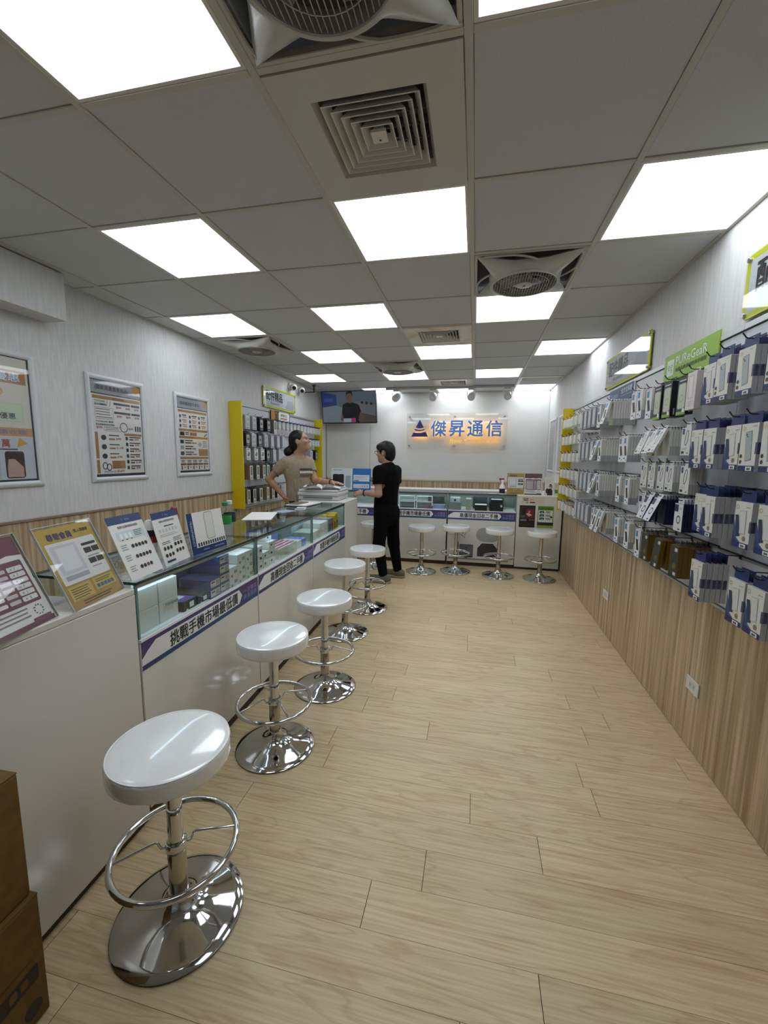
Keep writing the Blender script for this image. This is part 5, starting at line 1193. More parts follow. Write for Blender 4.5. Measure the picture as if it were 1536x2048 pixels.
        for k in range(3):
            y = h*(0.385-0.08*k); g.rect(w*0.05,y,w*0.16,y+h*0.05, P('2b3a3a' if k != 1 else '9aaab0'), 0.001); bars(g, w*0.2, y+h*0.035, w*0.5, 1, 0.01, h*0.014, KK); g.rect(w*0.2,y,w*0.40,y+h*0.02, P('7a5424'), 0.0008); bars(g, w*0.42, y, w*0.58, 1, 0.01, h*0.02, P('b08088'))
        g.poly([(w*0.62,h*0.38),(w*0.69,h*0.42),(w*0.77,h*0.38),(w*0.70,h*0.335)], P('a9a9a4'), 0.001); bars(g, w*0.79, h*0.42, w*0.97, 4, h*0.026, h*0.01, P('7a706a')); g.rect(w*0.64,h*0.215,w*0.97,h*0.315, BRN, 0.0008)
        for k in range(5):
            x = w*(0.03+0.19*k); bars(g, x+w*0.02, h*0.145, x+w*0.16, 2, h*0.02, h*0.01, KK); g.rect(x,h*0.085,x+w*0.175,h*0.112, P('7a4c1c'), 0.0008); g.rect(x+w*0.02,h*0.025,x+w*0.055,h*0.078, P('26262a'), 0.001); g.poly([(x+w*0.08,h*0.07),(x+w*0.17,h*0.07),(x+w*0.125,h*0.035)], P('c9a0a0'), 0.001)
    return g
poster((XL+0.001,2.437,1.243), (0,1,0), 0.52, 0.762, price_poster(0.442,0.675,1), 'framed price poster with charging cables and watches, beside the beam')
poster((XL+0.001,3.303,1.243), (0,1,0), 0.51, 0.757, price_poster(0.432,0.67,2), 'framed price poster next to the yellow board')
w, h = 0.442, 0.70
g = G(); g.rect(0,0,w,h, P('d8d3c4')); g.rect(0,h*0.79,w*0.97,h*0.90, P('b5773c'), 0.0005); g.text('舊換新優惠', w*0.12, h*0.805, h*0.075, P('5f7ea8'), 0.001, w=w*0.78, bold=0.03); g.text('舊換新優惠', w*0.115, h*0.809, h*0.075, P('dfe4ea'), 0.0015, w=w*0.78, bold=0.012)
g.disc(w*0.55,h*0.72,w*0.13, P('d2a67c'), 0.0006, ry=h*0.05); g.text('月', w*0.5, h*0.695, h*0.05, P('8c74a8'), 0.001); g.rect(w*0.05,h*0.48,w*0.9,h*0.63, P('b9cda6'), 0.0006); g.rect(w*0.06,h*0.485,w*0.89,h*0.625, P('c9d9ba'), 0.0008)
g.text('輸入優惠碼', w*0.12, h*0.57, h*0.045, P('3a4a60'), 0.001, w=w*0.46, bold=0.02); g.text('享多重購機優惠', w*0.12, h*0.50, h*0.05, P('2c2e30'), 0.001, w=w*0.68, bold=0.016)
g.rect(0,h*0.36,w,h*0.43, P('cf9f62'), 0.0006); g.text('最新款高價收購', w*0.12, h*0.375, h*0.04, P('9a82ac'), 0.001, w=w*0.8, bold=0.02); g.rect(0,h*0.0,w,h*0.35, P('c9cbd6'), 0.0003); g.text('最高折', w*0.06, h*0.265, h*0.065, P('26262a'), 0.001, w=w*0.34, bold=0.02); g.text('3', w*0.44, h*0.265, h*0.08, P('a8322c'), 0.001, bold=0.03); g.text('萬', w*0.60, h*0.268, h*0.065, P('b24a30'), 0.001, bold=0.03); g.poly([(w*0.78,h*0.27),(w*0.92,h*0.30),(w*0.82,h*0.35)], P('d6a838'), 0.001)
bars(g, w*0.5, h*0.245, w*0.8, 1, 0.01, h*0.012, P('55565a')); g.rrect(w*0.15,h*0.01,w*0.40,h*0.235,0.015, P('26301f'), 0.0006); g.rrect(w*0.42,h*0.01,w*0.56,h*0.235,0.015, P('b4b8c8'), 0.0006); g.disc(w*0.46,h*0.205,0.010, KK, 0.001); g.disc(w*0.46,h*0.17,0.010, KK, 0.001)
g.rrect(w*0.62,h*0.01,w*0.86,h*0.235,0.015, P('3c2620'), 0.0006); g.poly([(w*0.64,h*0.02),(w*0.84,h*0.02),(w*0.84,h*0.10),(w*0.74,h*0.17),(w*0.66,h*0.17),(w*0.64,h*0.10)], P('c4a090'), 0.001)
poster((XL+0.001,1.575,1.243), (0,1,0), 0.525, 0.787, g, 'framed trade-in poster with phones, cut by the picture edge under the beam')
# two posters at the far end of the right wall
for k, (y, lb) in enumerate(((6.96,'pale framed poster in the far corner beside the sign wall'),(6.24,'pale framed poster just past the yellow end board of the accessory wall'))):
    g = G(); w, h = 0.43, 0.70
    g.rect(0,0,w,h, P('c9cacd')); bars(g, w*0.1, h*0.9, w*0.9, 6, h*0.05, h*0.02, P('a2a4aa')); g.rect(w*0.1,h*0.35,w*0.9,h*0.55, P('b4b8bc'), 0.0006); g.rect(w*0.15,h*0.1,w*0.8,h*0.3, P('bfb2b0'), 0.0006)
    poster((XR-0.001,y,1.245), (0,-1,0), 0.51, 0.787, g, lb)

# ------------------------------------------------------------------ back-wall sign
SW, SH = 1.64, 0.60
e = empty('shop_sign', mw=frame((-1.16,YB-0.085,1.575),(1,0,0),(0,0,1)), label='clear acrylic shop sign with blue raised lettering, glowing amber from behind', cat='sign')
G().box((0,0,0.0),(SW,SH,0.008), ACRYL, 0.002).build('acrylic_panel', e, smooth=False)
g = G()
for a, b, c, d in ((0,0,SW,0.004),(0,SH-0.004,SW,SH),(0,0.004,0.004,SH-0.004),(SW-0.004,0.004,SW,SH-0.004)): g.box((a,b,-0.0005),(c,d,0.0085), mat('sign_edge','d9cbb4',0.25))
g.build('panel_edge', e, smooth=False)
for a in (0.035, SW/2-0.02, SW-0.035):
    for b in (0.065, SH-0.05):
        G().lathe([(0,0.018),(0.010,0.018),(0.011,0.014),(0.011,-0.072),(0,-0.072)], STEEL, 16, (a,b,0)).build('standoff', e)
BLUE = mat('sign_blue','3a7fd0',0.35); INDIGO = mat('sign_indigo','2c1f6e',0.3); GOLDM = mat('sign_gold','dda53c',0.35)
g = G()
for k, ch in enumerate('傑昇通信'): g.text(ch, 0.415+0.3*k, 0.222, 0.25, BLUE, 0.0085, w=0.245, bold=0.026, thick=0.02)
g.build('lettering', e)
G().text('Jason Communication', 0.70, 0.105, 0.082, GOLDM, 0.0085, w=0.83, bold=0.004, thick=0.012, shear=0.22).build('lettering', e)
# triangle emblem with two encircling rings
g = G()
def tri_y(y): return (0.222-(y-0.213)*0.5)  # unused
def slab(y0, y1, cx=0.222, base=0.142, top=0.28, yb=0.213):
    f = lambda y_: base*(1-(y_-yb)/top)
    N = 10; lo = []; hi = []
    for i in range(N+1):
        u = -1+2*i/N; lo.append((cx+f(y0[0])*u, y0[0]+y0[1]*(1-u*u)*-1+y0[1]*0+0.012*u)); 
    for i in range(N+1):
        u = 1-2*i/N; hi.append((cx+f(y1[0])*u, y1[0]+y1[1]*(1-u*u)*-1+0.012*u))
    return lo+hi
g.prism([(0.08,0.213),(0.364,0.213),(0.322,0.297)]+[(0.222+0.10*(1-2*i/8), 0.297-0.018*(1-(1-2*i/8)**2)-0.012*(i/8)) for i in range(9)]+[(0.119,0.285)], 0.0085, 0.03, INDIGO)
g.prism([(0.222+0.088*(-1+2*i/8), 0.322+0.012*(i/8)-0.018*(1-(1-2*i/8)**2)-0.012*0) for i in range(9)]+[(0.222+0.078*(1-2*i/8), 0.345-0.018*(1-(1-2*i/8)**2)) for i in range(9)], 0.0085, 0.03, INDIGO)
g.prism([(0.222+0.066*(-1+2*i/8), 0.368-0.016*(1-(1-2*i/8)**2)) for i in range(9)]+[(0.222,0.493)], 0.0085, 0.03, INDIGO)
g.build('emblem', e, smooth=False)
g = G()
for dy, rx, ry in ((0.355,0.155,0.052),(0.335,0.150,0.055)):
    g.tube([(0.222+rx*math.cos(2*PI*k/40), dy+ry*math.sin(2*PI*k/40)+0.02*math.cos(2*PI*k/40), 0.02) for k in range(40)], 0.006, mat('sign_ring','e8c98e',0.35), 6, closed=True)
g.build('emblem_ring', e)
# warm LED strips on the back of the letters
g = G()
for k, ch in enumerate('傑昇通信'): g.text(ch, 0.423+0.3*k, 0.230, 0.234, WARMLED, -0.004, w=0.229, bold=0.0)
g.text('Jason Communication', 0.70, 0.105, 0.082, WARMLED, -0.004, w=0.83, bold=0.004, shear=0.22)
g.poly([(0.10,0.222),(0.344,0.222),(0.31,0.282),(0.13,0.275)], WARMLED, -0.004)
g.build('backlight', e, smooth=False)
# television on the wall
e = empty('television', mw=frame((-2.60,6.93,2.00),(0.985,-0.04,0),(0.0,-0.16,1)), label='flat wall television showing a man in a black shirt', cat='television')
TW, TH = 0.965, 0.535
G().box((0,0,-0.05),(TW,TH,0.0), BLACKP, 0.004).build('casing', e)
def scr(h_):
    m = mat('screen_'+h_, '0a0a0c', 0.2)
    b = m.node_tree.nodes['Principled BSDF']; b.inputs['Emission Color'].default_value = (*srgb(h_), 1); b.inputs['Emission Strength'].default_value = 0.28
    return m
g = G(); x0, y0, x1, y1 = 0.012, 0.018, TW-0.012, TH-0.012
g.rect(x0,y0,x1,y1, scr('5c6a74')); g.poly([(x0,y1),(0.27,y1-0.05),(0.27,0.30),(x0,0.27)], scr('2c3f78'), 0.0004); g.poly([(x0,0.27),(0.27,0.30),(0.45,0.24),(0.45,y0),(x0,y0)], scr('7b8a92'), 0.0004)
g.poly([(0.6,0.36),(x1,0.30),(x1,0.12),(0.6,0.2)], scr('6f757c'), 0.0004); g.poly([(0.6,0.2),(x1,0.12),(x1,y0),(0.6,y0)], scr('54504a'), 0.0004); g.rect(0.05,0.36,0.2,0.42, scr('3c5aa8'), 0.0006)
g.poly([(0.38,0.02),(0.66,0.02),(0.70,0.20),(0.66,0.31),(0.55,0.345),(0.45,0.345),(0.38,0.31),(0.36,0.2)], scr('15161a'), 0.0008); g.disc(0.50,0.435,0.052, scr('6e5348'), 0.001, ry=0.075); g.poly([(0.445,0.45),(0.45,0.515),(0.5,0.525),(0.555,0.515),(0.56,0.45),(0.53,0.49),(0.47,0.49)], scr('0e0e10'), 0.0012); g.rect(0.48,0.33,0.53,0.38, scr('6e5348'), 0.0009)
g.poly([(0.68,0.2),(0.76,0.10),(0.72,0.02),(0.64,0.05)], scr('6a5046'), 0.001); g.poly([(0.36,0.2),(0.33,0.06),(0.40,0.02)], scr('6a5046'), 0.001); g.rect(0.52,0.02,0.60,0.09, scr('b03a78'), 0.0012); g.rect(0.38,0.02,0.52,0.085, scr('a8b0bc'), 0.0012)
for k in range(3): g.rect(0.70+0.08*k,0.32-0.01*k,0.74+0.08*k,0.36-0.01*k, scr('23272c'), 0.001)
g.build('screen', e, smooth=False, loc=(0,0,0.0003))
G().box((TW/2-0.1,TH/2-0.1,-0.19),(TW/2+0.1,TH/2+0.1,-0.051), BLACKM).build('mount', e)
# track with spotlights
TY = 6.62
e = empty('track_rail', (0,0,CZ), label='white ceiling track carrying the four spotlights', cat='track')
G().box((-1.43,TY-0.017,-0.035),(0.53,TY+0.017,-0.0015), mat('track_white','c9c8c2',0.4), 0.002).build('rail', e)
for k, (x, tl, lb) in enumerate(((-1.26,0.7,'white track spotlight above the man in black, beside the television'),(-0.68,0.3,'white track spotlight above the emblem of the shop sign'),(-0.10,0.15,'white track spotlight above the middle of the shop sign'),(0.43,0.1,'white track spotlight at the rail end by the accessory wall'))):
    s = empty('track_spotlight', (x,TY,CZ-0.0355), label=lb, cat='spotlight', group='track spotlights')
    TWm = mat('spot_white','cfcfcb',0.35)
    G().box((-0.05,-0.016,-0.022),(0.05,0.016,0.0), TWm, 0.003).build('adapter', s)
    G().tube([(-0.062,0,-0.022),(-0.062,0,-0.118)], 0.005, TWm, 8).tube([(0.062,0,-0.022),(0.062,0,-0.118)], 0.005, TWm, 8).tube([(-0.066,0,-0.020),(0.066,0,-0.020)], 0.005, TWm, 8).build('yoke', s)
    hd = G(); hd.M = Matrix.Translation((0,0,-0.115)) @ Matrix.Rotation(0.25*(k == 0), 4, 'Y') @ Matrix.Rotation(PI/2+0.45, 4, 'X')
    hd.lathe([(0,-0.06),(0.048,-0.06),(0.056,-0.052),(0.057,0.05),(0.055,0.056),(0.047,0.056),(0.040,0.035),(0,0.035)], TWm, 28).build('lamp_head', s)
    ld = bpy.data.lights.new('spot', 'SPOT'); ld.energy = 3 if k == 0 else 1.5; ld.spot_size = 1.5; ld.spot_blend = 0.9; ld.color = (0.93,0.97,1.0); ld.shadow_soft_size = 0.03
    lo = bpy.data.objects.new('spot_lamp', ld); COL.objects.link(lo); lo.parent = s; lo.location = (0,0.075,-0.15); lo.rotation_euler = (math.radians(48), 0, 0)
# cameras and bracket high on the left wall
for k, (y, lb) in enumerate(((5.70,'white dome security camera beside the accessory sign'),(5.98,'white dome security camera nearer the television'))):
    s = empty('security_camera', (XL+0.001,y,2.425), label=lb, cat='camera', group='security cameras')
    G().tube([(0,0,0.0),(0.03,0,0)], 0.055, WHITEP, 20).build('mount_base', s)
    G().ball((0.075,-0.01,-0.012), 0.048, WHITEP).build('housing', s)
    G().tube([(0.095,-0.045,-0.025),(0.108,-0.062,-0.030)], 0.026, BLACKP, 16).build('lens', s)
s = empty('wall_bracket', (-2.47,6.2,CZ), label='black angled bracket hanging from the ceiling by the cameras', cat='bracket')
G().box((-0.02,-0.02,-0.02),(0.02,0.02,-0.0015), BLACKM).box((-0.008,-0.008,-0.10),(0.008,0.008,-0.02), BLACKM).box((-0.16,-0.007,-0.112),(0.008,0.007,-0.10), BLACKM).build('arm', s)
# sockets on the laminate
for k, (y0, y1, lb) in enumerate(((3.60,3.735,'white wall socket plate farther along the striped wall'),(2.18,2.295,'white wall socket plate nearer the camera on the striped wall'))):
    s = empty('wall_socket', mw=frame((XR-0.0125,y1,0.292),(0,-1,0),(0,0,1)), label=lb, cat='socket', group='wall sockets')
    G().box((0,0,0),(y1-y0,0.07,0.007), WHITEP, 0.002).build('plate', s)
    ww = y1-y0; g = G()
    for a in (0.27,0.55): g.rrect(ww*a,0.018,ww*(a+0.22),0.052,0.003, P('cfcdc6'), 0.0072); g.rect(ww*(a+0.06),0.03,ww*(a+0.08),0.042, KK, 0.0076); g.rect(ww*(a+0.14),0.03,ww*(a+0.16),0.042, KK, 0.0076)
    g.build('outlet_face', s, smooth=False)

# ------------------------------------------------------------------ cartons beside the counter, office machine behind the ledge
def carton(p, size, rz, label, mark=False):
    dx, dy, dz = size
    e = empty('cardboard_carton', p, (0,0,rz), label=label, cat='carton', group='stacked cartons')
    G().box((-dx/2,-dy/2,0),(dx/2,dy/2,dz-0.004), CARD, 0.004).build('box', e)
    G().box((-dx/2+0.001,-dy/2+0.001,dz-0.0038),(-0.001,dy/2-0.001,dz), CARD).build('flap', e); G().box((0.001,-dy/2+0.001,dz-0.0038),(dx/2-0.001,dy/2-0.001,dz), CARD).build('flap', e)
    G().box((-0.024,-dy/2,dz+0.0002),(0.024,dy/2,dz+0.0006), mat('packing_tape','9a7f4c',0.25)).build('tape', e)
    if mark:
        g = G(); m = P('2c1c12'); g.rrect(0.05,0.12,0.17,0.165,0.006, m); g.rrect(0.10,0.132,0.118,0.155,0.004, CARD, 0.0006); g.rrect(0.126,0.132,0.144,0.155,0.004, CARD, 0.0006); g.disc(0.15,0.05,0.022, m); g.rect(0.02,0.185,0.16,0.188, m); g.rect(0.02,0.022,0.12,0.025, m)
        g.build('print', e, smooth=False, mw=frame((dx/2+0.0005,-dy/2+0.13,0),(0,1,0),(0,0,1)))
carton((-1.205,0.545,0), (0.34,0.32,0.345), 0.03, 'bottom cardboard carton of the stack, with dark printed mark', True)
carton((-1.215,0.54,0.3465), (0.335,0.315,0.335), 0.045, 'middle cardboard carton of the stack')
carton((-1.25,0.52,0.6825), (0.30,0.28,0.20), -0.03, 'top cardboard carton of the stack at the picture edge')
e = empty('banknote_counter', (-1.44,1.02,0.7215), (0,0,0.1), label='grey banknote counting machine behind the gold notice', cat='machine')
G().box((-0.12,-0.15,0.0),(0.12,0.15,0.16), GREYP, 0.012).build('body', e)
G().box((-0.09,-0.135,0.161),(0.10,0.135,0.225), mat('machine_pale','a9aeac',0.35), 0.02).build('hopper', e)
G().box((0.121,-0.11,0.03),(0.124,0.11,0.10), BLACKP).build('tray_slot', e)
G().tube([(0.07,-0.16,0.15),(0.07,0.16,0.15)], 0.012, WHITEP, 12).build('roller', e)
# ------------------------------------------------------------------ people: implicit bodies, polygonised once
class Field:
    def __init__(s, lo, hi, res):
        s.lo = np.array(lo, float); s.res = res; s.n = np.ceil((np.array(hi)-s.lo)/res).astype(int)+1
        s.F = np.full(s.n, 1.0, np.float32)
        s.ax = [s.lo[i]+res*np.arange(s.n[i]) for i in range(3)]
    def sub(s, lo, hi):
        a = np.clip(np.floor((np.array(lo)-s.lo)/s.res).astype(int), 0, s.n-1); b = np.clip(np.ceil((np.array(hi)-s.lo)/s.res).astype(int)+1, 1, s.n)
        sl = tuple(slice(a[i], b[i]) for i in range(3)); return sl, np.meshgrid(*[s.ax[i][sl[i]] for i in range(3)], indexing='ij')
    def blend(s, sl, d, k, op='u'):
        f = s.F[sl]; d = d.astype(np.float32)
        if op == 'u':
            h = np.maximum(k-np.abs(f-d), 0)/k; s.F[sl] = np.minimum(f, d)-h*h*k/4
        else:
            d = -d; h = np.maximum(k-np.abs(f-d), 0)/k; s.F[sl] = np.maximum(f, d)+h*h*k/4
    def cap(s, a, b, ra, rb, k=0.03, ax=None, st=1.0, op='u'):
        a, b = np.array(a, float), np.array(b, float); m = max(ra, rb)+k+0.03
        sl, (X, Y, Z) = s.sub(np.minimum(a, b)-m, np.maximum(a, b)+m)
        Pn = np.stack([X, Y, Z], -1)-a; ba = b-a
        if ax is not None:
            ax = np.array(ax, float); ax /= np.linalg.norm(ax); Pn = Pn+(st-1)*(Pn@ax)[..., None]*ax; ba = ba+(st-1)*(ba@ax)*ax
        t = np.clip((Pn@ba)/max(1e-9, ba@ba), 0, 1); d = np.linalg.norm(Pn-t[..., None]*ba, axis=-1)-(ra+(rb-ra)*t)
        if st > 1: d = d/(1+0.5*(st-1))
        s.blend(sl, d, k, op)
    def ell(s, c, r, axes, k=0.02, op='u'):
        c = np.array(c, float); m = max(r)+k+0.02
        sl, (X, Y, Z) = s.sub(c-m, c+m); Pn = np.stack([X, Y, Z], -1)-c
        q = np.stack([(Pn@np.array(axes[i], float))/r[i] for i in range(3)], -1); l_ = np.linalg.norm(q, axis=-1)
        g_ = np.linalg.norm(q/np.array(r), axis=-1)+1e-9; s.blend(sl, l_*(l_-1)/g_, k, op)
    def cut(s, p, n, k=0.004):         # keep the side the normal points away from
        X, Y, Z = np.meshgrid(*s.ax, indexing='ij'); n = np.array(n, float); n /= np.linalg.norm(n)
        d = ((X-p[0])*n[0]+(Y-p[1])*n[1]+(Z-p[2])*n[2]).astype(np.float32); s.F = np.maximum(s.F, d)
    def mesh(s, name, m):
        F = s.F; S_ = F < 0; n = np.array(F.shape)-1
        c = np.zeros(n, np.int8); crn = [(i, j, k) for i in (0, 1) for j in (0, 1) for k in (0, 1)]
        for i, j, k in crn: c += S_[i:n[0]+i, j:n[1]+j, k:n[2]+k]
        act = (c > 0) & (c < 8); ids = -np.ones(n, int); I = np.argwhere(act); ids[act] = np.arange(len(I))
        acc = np.zeros((len(I), 3)); cnt = np.zeros(len(I))
        for a in crn:
            for d in range(3):
                if a[d]: continue
                b = list(a); b[d] = 1
                fa = F[I[:, 0]+a[0], I[:, 1]+a[1], I[:, 2]+a[2]]; fb = F[I[:, 0]+b[0], I[:, 1]+b[1], I[:, 2]+b[2]]
                w = (fa < 0) != (fb < 0); t = np.where(w, fa/np.where(fa == fb, 1, fa-fb), 0)
                p = np.array(a)[None]+t[:, None]*np.eye(3)[d]; acc[w] += p[w]; cnt[w] += 1
        V = s.lo+(I+acc/cnt[:, None])*s.res; faces = []
        for d in range(3):
            u, v = (d+1) % 3, (d+2) % 3
            sl0 = [slice(None)]*3; sl1 = [slice(None)]*3; sl0[d] = slice(0, -1); sl1[d] = slice(1, None)
            A, B = S_[tuple(sl0)], S_[tuple(sl1)]; E_ = np.argwhere(A != B)
            E_ = E_[(E_[:, u] > 0) & (E_[:, v] > 0) & (E_[:, u] < n[u]) & (E_[:, v] < n[v])]
            q = []
            for du, dv in ((-1, -1), (0, -1), (0, 0), (-1, 0)):
                e_ = E_.copy(); e_[:, u] += du; e_[:, v] += dv; q.append(ids[e_[:, 0], e_[:, 1], e_[:, 2]])
            q = np.stack(q, 1); ins = A[E_[:, 0], E_[:, 1], E_[:, 2]]; q[~ins] = q[~ins][:, ::-1]; faces.append(q)
        Q = np.concatenate(faces); Q = Q[(Q >= 0).all(1)]
        # light smoothing
        for _ in range(2):
            A_ = np.zeros_like(V); N_ = np.zeros(len(V))
            for a, b in ((0, 1), (1, 2), (2, 3), (3, 0)):
                np.add.at(A_, Q[:, a], V[Q[:, b]]); np.add.at(N_, Q[:, a], 1)
            V = np.where(N_[:, None] > 0, V*0.5+0.5*A_/np.maximum(N_, 1)[:, None], V)
        me = bpy.data.meshes.new(name); me.from_pydata(V.tolist(), [], Q.tolist()); me.materials.append(m)
        me.polygons.foreach_set('use_smooth', [True]*len(Q)); me.update(); return me
def unit(v): v = np.array(v, float); return v/np.linalg.norm(v)
def head(Fd, c, f, up):
    f = unit(f); up = unit(np.array(up)-f*np.dot(up, f)); r = np.cross(f, up); c = np.array(c, float)
    L = lambda a, b, d=0.0: c+f*a+up*b+r*d
    ax = (f, r, up)
    Fd.ell(L(-0.008, 0.02), (0.096, 0.076, 0.098), ax, 0.03)
    Fd.ell(L(0.022, -0.05), (0.066, 0.056, 0.066), ax, 0.04)
    Fd.ell(L(0.062, -0.092), (0.026, 0.030, 0.022), ax, 0.03)          # chin
    Fd.ell(L(0.074, 0.028), (0.018, 0.05, 0.014), ax, 0.025)           # brow
    for sg in (-1, 1):
        Fd.ell(L(0.085, 0.006, 0.032*sg), (0.014, 0.017, 0.011), ax, 0.012, 'd')
        Fd.ell(L(0.062, -0.022, 0.042*sg), (0.024, 0.022, 0.020), ax, 0.02)
        Fd.ell(L(-0.012, -0.008, 0.079*sg), (0.020, 0.010, 0.032), ax, 0.005); Fd.ell(L(-0.010, -0.006, 0.089*sg), (0.010, 0.006, 0.018), ax, 0.004, 'd')
    Fd.cap(L(0.088, 0.010), L(0.103, -0.024), 0.008, 0.0125, 0.012); Fd.ell(L(0.098, -0.027), (0.013, 0.017, 0.009), ax, 0.008)
    Fd.ell(L(0.082, -0.055), (0.012, 0.023, 0.006), ax, 0.008); Fd.ell(L(0.080, -0.067), (0.012, 0.020, 0.007), ax, 0.008)
    return L, ax
def hand(Fd, w, d, n, thumb, curl=0.35, ln=1.0):
    """w wrist, d pointing direction, n back-of-hand normal, thumb = side the thumb leaves from"""
    d, n = unit(d), unit(n); n = unit(n-d*np.dot(n, d)); s_ = np.cross(n, d)
    if np.dot(s_, thumb) < 0: s_ = -s_
    w = np.array(w, float)
    Fd.cap(w+d*0.020, w+d*0.072, 0.019, 0.021, 0.02, n, 1.35); Fd.cap(w+d*0.03+s_*0.014, w+d*0.075+s_*0.02, 0.014, 0.014, 0.015); Fd.cap(w+d*0.03-s_*0.014, w+d*0.07-s_*0.022, 0.013, 0.012, 0.015)
    for q, (o, l) in enumerate(((0.028, 0.068), (0.0095, 0.076), (-0.0095, 0.070), (-0.028, 0.056))):
        p = w+d*(0.084-0.004*abs(q-1))+s_*o; dd = d; cu = curl
        for seg in (0.45, 0.32, 0.23):
            dd = unit(dd*math.cos(cu)-n*math.sin(cu)); p2 = p+dd*l*seg*ln; Fd.cap(p, p2, 0.0088-0.0012*(1-seg), 0.0082-0.0012*(1-seg), 0.005); p = p2; cu = curl*0.9
            n_ = n
    p = w+d*0.028+s_*0.022; td = unit(d*0.62+s_*0.62-n*0.25); p2 = p+td*0.038; Fd.cap(p, p2, 0.0125, 0.0105, 0.012); td = unit(td+d*0.5-n*0.15); Fd.cap(p2, p2+td*0.030, 0.0100, 0.0085, 0.004)
def arm(Fd, sh, el, wr, ru=0.043, rl=0.036, rw=0.024):
    Fd.cap(sh, el, ru, rl*1.02, 0.03); m_ = np.array(el)*0.7+np.array(wr)*0.3; Fd.cap(el, m_, rl, rl*1.02, 0.02); Fd.cap(m_, wr, rl*1.02, rw, 0.02)
SKIN = mat('skin_tone','b58a70',0.5); SKIN2 = mat('skin_tone_warm','b08468',0.5)
HAIRM = mat('black_hair','0b0a0a',0.45,spec=0.3)
TEE = noise_col(mat('taupe_cotton','9c8c77',0.85), '95856f', 'a3937d', 40); BLK = noise_col(mat('black_cotton','080808',1.0,spec=0.15), '050505', '0a0a0b', 30)
RES = 0.0062

# ---- salesman in the taupe T-shirt
R0 = np.array
rt = unit((-0.45, -0.89, 0)); ft = unit((0.89, -0.45, 0)); C = R0((-1.935, 4.36, 0.0))
def B(f, r, z): return C+ft*f+rt*r+R0((0, 0, z))
sR, sL = B(-0.01, 0.165, 1.375), B(-0.01, -0.165, 1.375)
eR, wR = R0((-2.215, 4.205, 1.19)), R0((-2.055, 4.225, 1.005)); eL, wL = R0((-1.775, 4.455, 1.165)), R0((-1.535, 4.35, 1.160))
lo, hi = (-2.36, 3.98, -0.02), (-1.28, 4.78, 1.80)
bf = Field(lo, hi, RES)
bf.cap(B(0, 0.055, 1.30), B(0, -0.055, 1.30), 0.115, 0.115, 0.05, ft, 1.45); bf.cap(B(0, 0, 1.28), B(0.0, 0, 0.98), 0.135, 0.125, 0.06, ft, 1.4)
bf.cap(B(-0.005, 0.11, 1.375), B(-0.005, -0.11, 1.375), 0.048, 0.048, 0.06); bf.cap(B(-0.015, 0, 1.36), B(0.015, 0, 1.50), 0.058, 0.052, 0.04)
bf.cap(B(0, 0, 1.0), B(0, 0, 0.88), 0.13, 0.135, 0.06, ft, 1.3)
for sg in (1, -1):
    bf.cap(B(0, 0.085*sg, 0.86), B(0.01, 0.09*sg, 0.46), 0.078, 0.052, 0.04); bf.cap(B(0.01, 0.09*sg, 0.46), B(-0.02, 0.09*sg, 0.08), 0.050, 0.034, 0.03); bf.cap(B(-0.04, 0.09*sg, 0.035), B(0.13, 0.10*sg, 0.030), 0.034, 0.028, 0.03)
arm(bf, sR, eR, wR); arm(bf, sL, eL, wL)
hand(bf, wR, unit((0.55, -0.15, -0.8)), unit((-0.75, -0.55, -0.3)), R0((0, -1, 0.4)), 0.30); hand(bf, wL, unit((0.97, -0.22, -0.06)), R0((0, 0, 1)), R0((0, -1, 0)), 0.12)
hf = unit((0.96, 0.16, 0.22)); HC = B(0.035, 0.0, 1.605)
L, ax = head(bf, HC, hf, (0, 0, 1))
p = ob('person', bf.mesh('person', SKIN2), None, label='man in a taupe printed T-shirt with hand on hip, leaning at the printer', cat='person')
sf = Field((-2.36, 4.0, 0.88), (-1.55, 4.75, 1.50), RES)
sf.cap(B(0, 0.055, 1.30), B(0, -0.055, 1.30), 0.128, 0.128, 0.05, ft, 1.45); sf.cap(B(0, 0, 1.28), B(0.0, 0, 0.94), 0.152, 0.147, 0.06, ft, 1.38)
sf.cap(B(-0.005, 0.115, 1.372), B(-0.005, -0.115, 1.372), 0.058, 0.058, 0.06); sf.cap(B(-0.02, 0, 1.37), B(-0.01, 0, 1.42), 0.082, 0.066, 0.05)
for s_, e_ in ((sR, eR), (sL, eL)): sf.cap(s_, s_*0.42+e_*0.58, 0.062, 0.060, 0.03)
for q in range(7):           # soft folds running to the waist
    a = -0.9+0.3*q; sf.cap(B(0.112*math.cos(a*0.9), 0.15*math.sin(a), 1.18), B(0.115*math.cos(a*0.8), 0.155*math.sin(a*0.8), 0.93), 0.004, 0.011, 0.012)
for s_, e_ in ((sR, eR), (sL, eL)):
    dn = unit(e_-s_); X, Y, Z = np.meshgrid(*sf.ax, indexing='ij'); m_ = s_*0.45+e_*0.55; d = (X-m_[0])*dn[0]+(Y-m_[1])*dn[1]+(Z-m_[2])*dn[2]
    dist = np.sqrt((X-m_[0])**2+(Y-m_[1])**2+(Z-m_[2])**2); sf.F = np.where(dist < 0.10, np.maximum(sf.F, d), sf.F).astype(np.float32)
sf.cut((0, 0, 0.935), (0, 0, -1)); sf.ell(B(0.045, 0, 1.475), (0.085, 0.072, 0.065), (ft, rt, (0, 0, 1)), 0.006, 'd')
sh = ob('t_shirt', sf.mesh('t_shirt', TEE), p)
tf = Field((-2.25, 4.0, 0.04), (-1.6, 4.75, 1.0), 0.008)
tf.cap(B(0, 0, 0.95), B(0, 0, 0.87), 0.142, 0.15, 0.06, ft, 1.28)
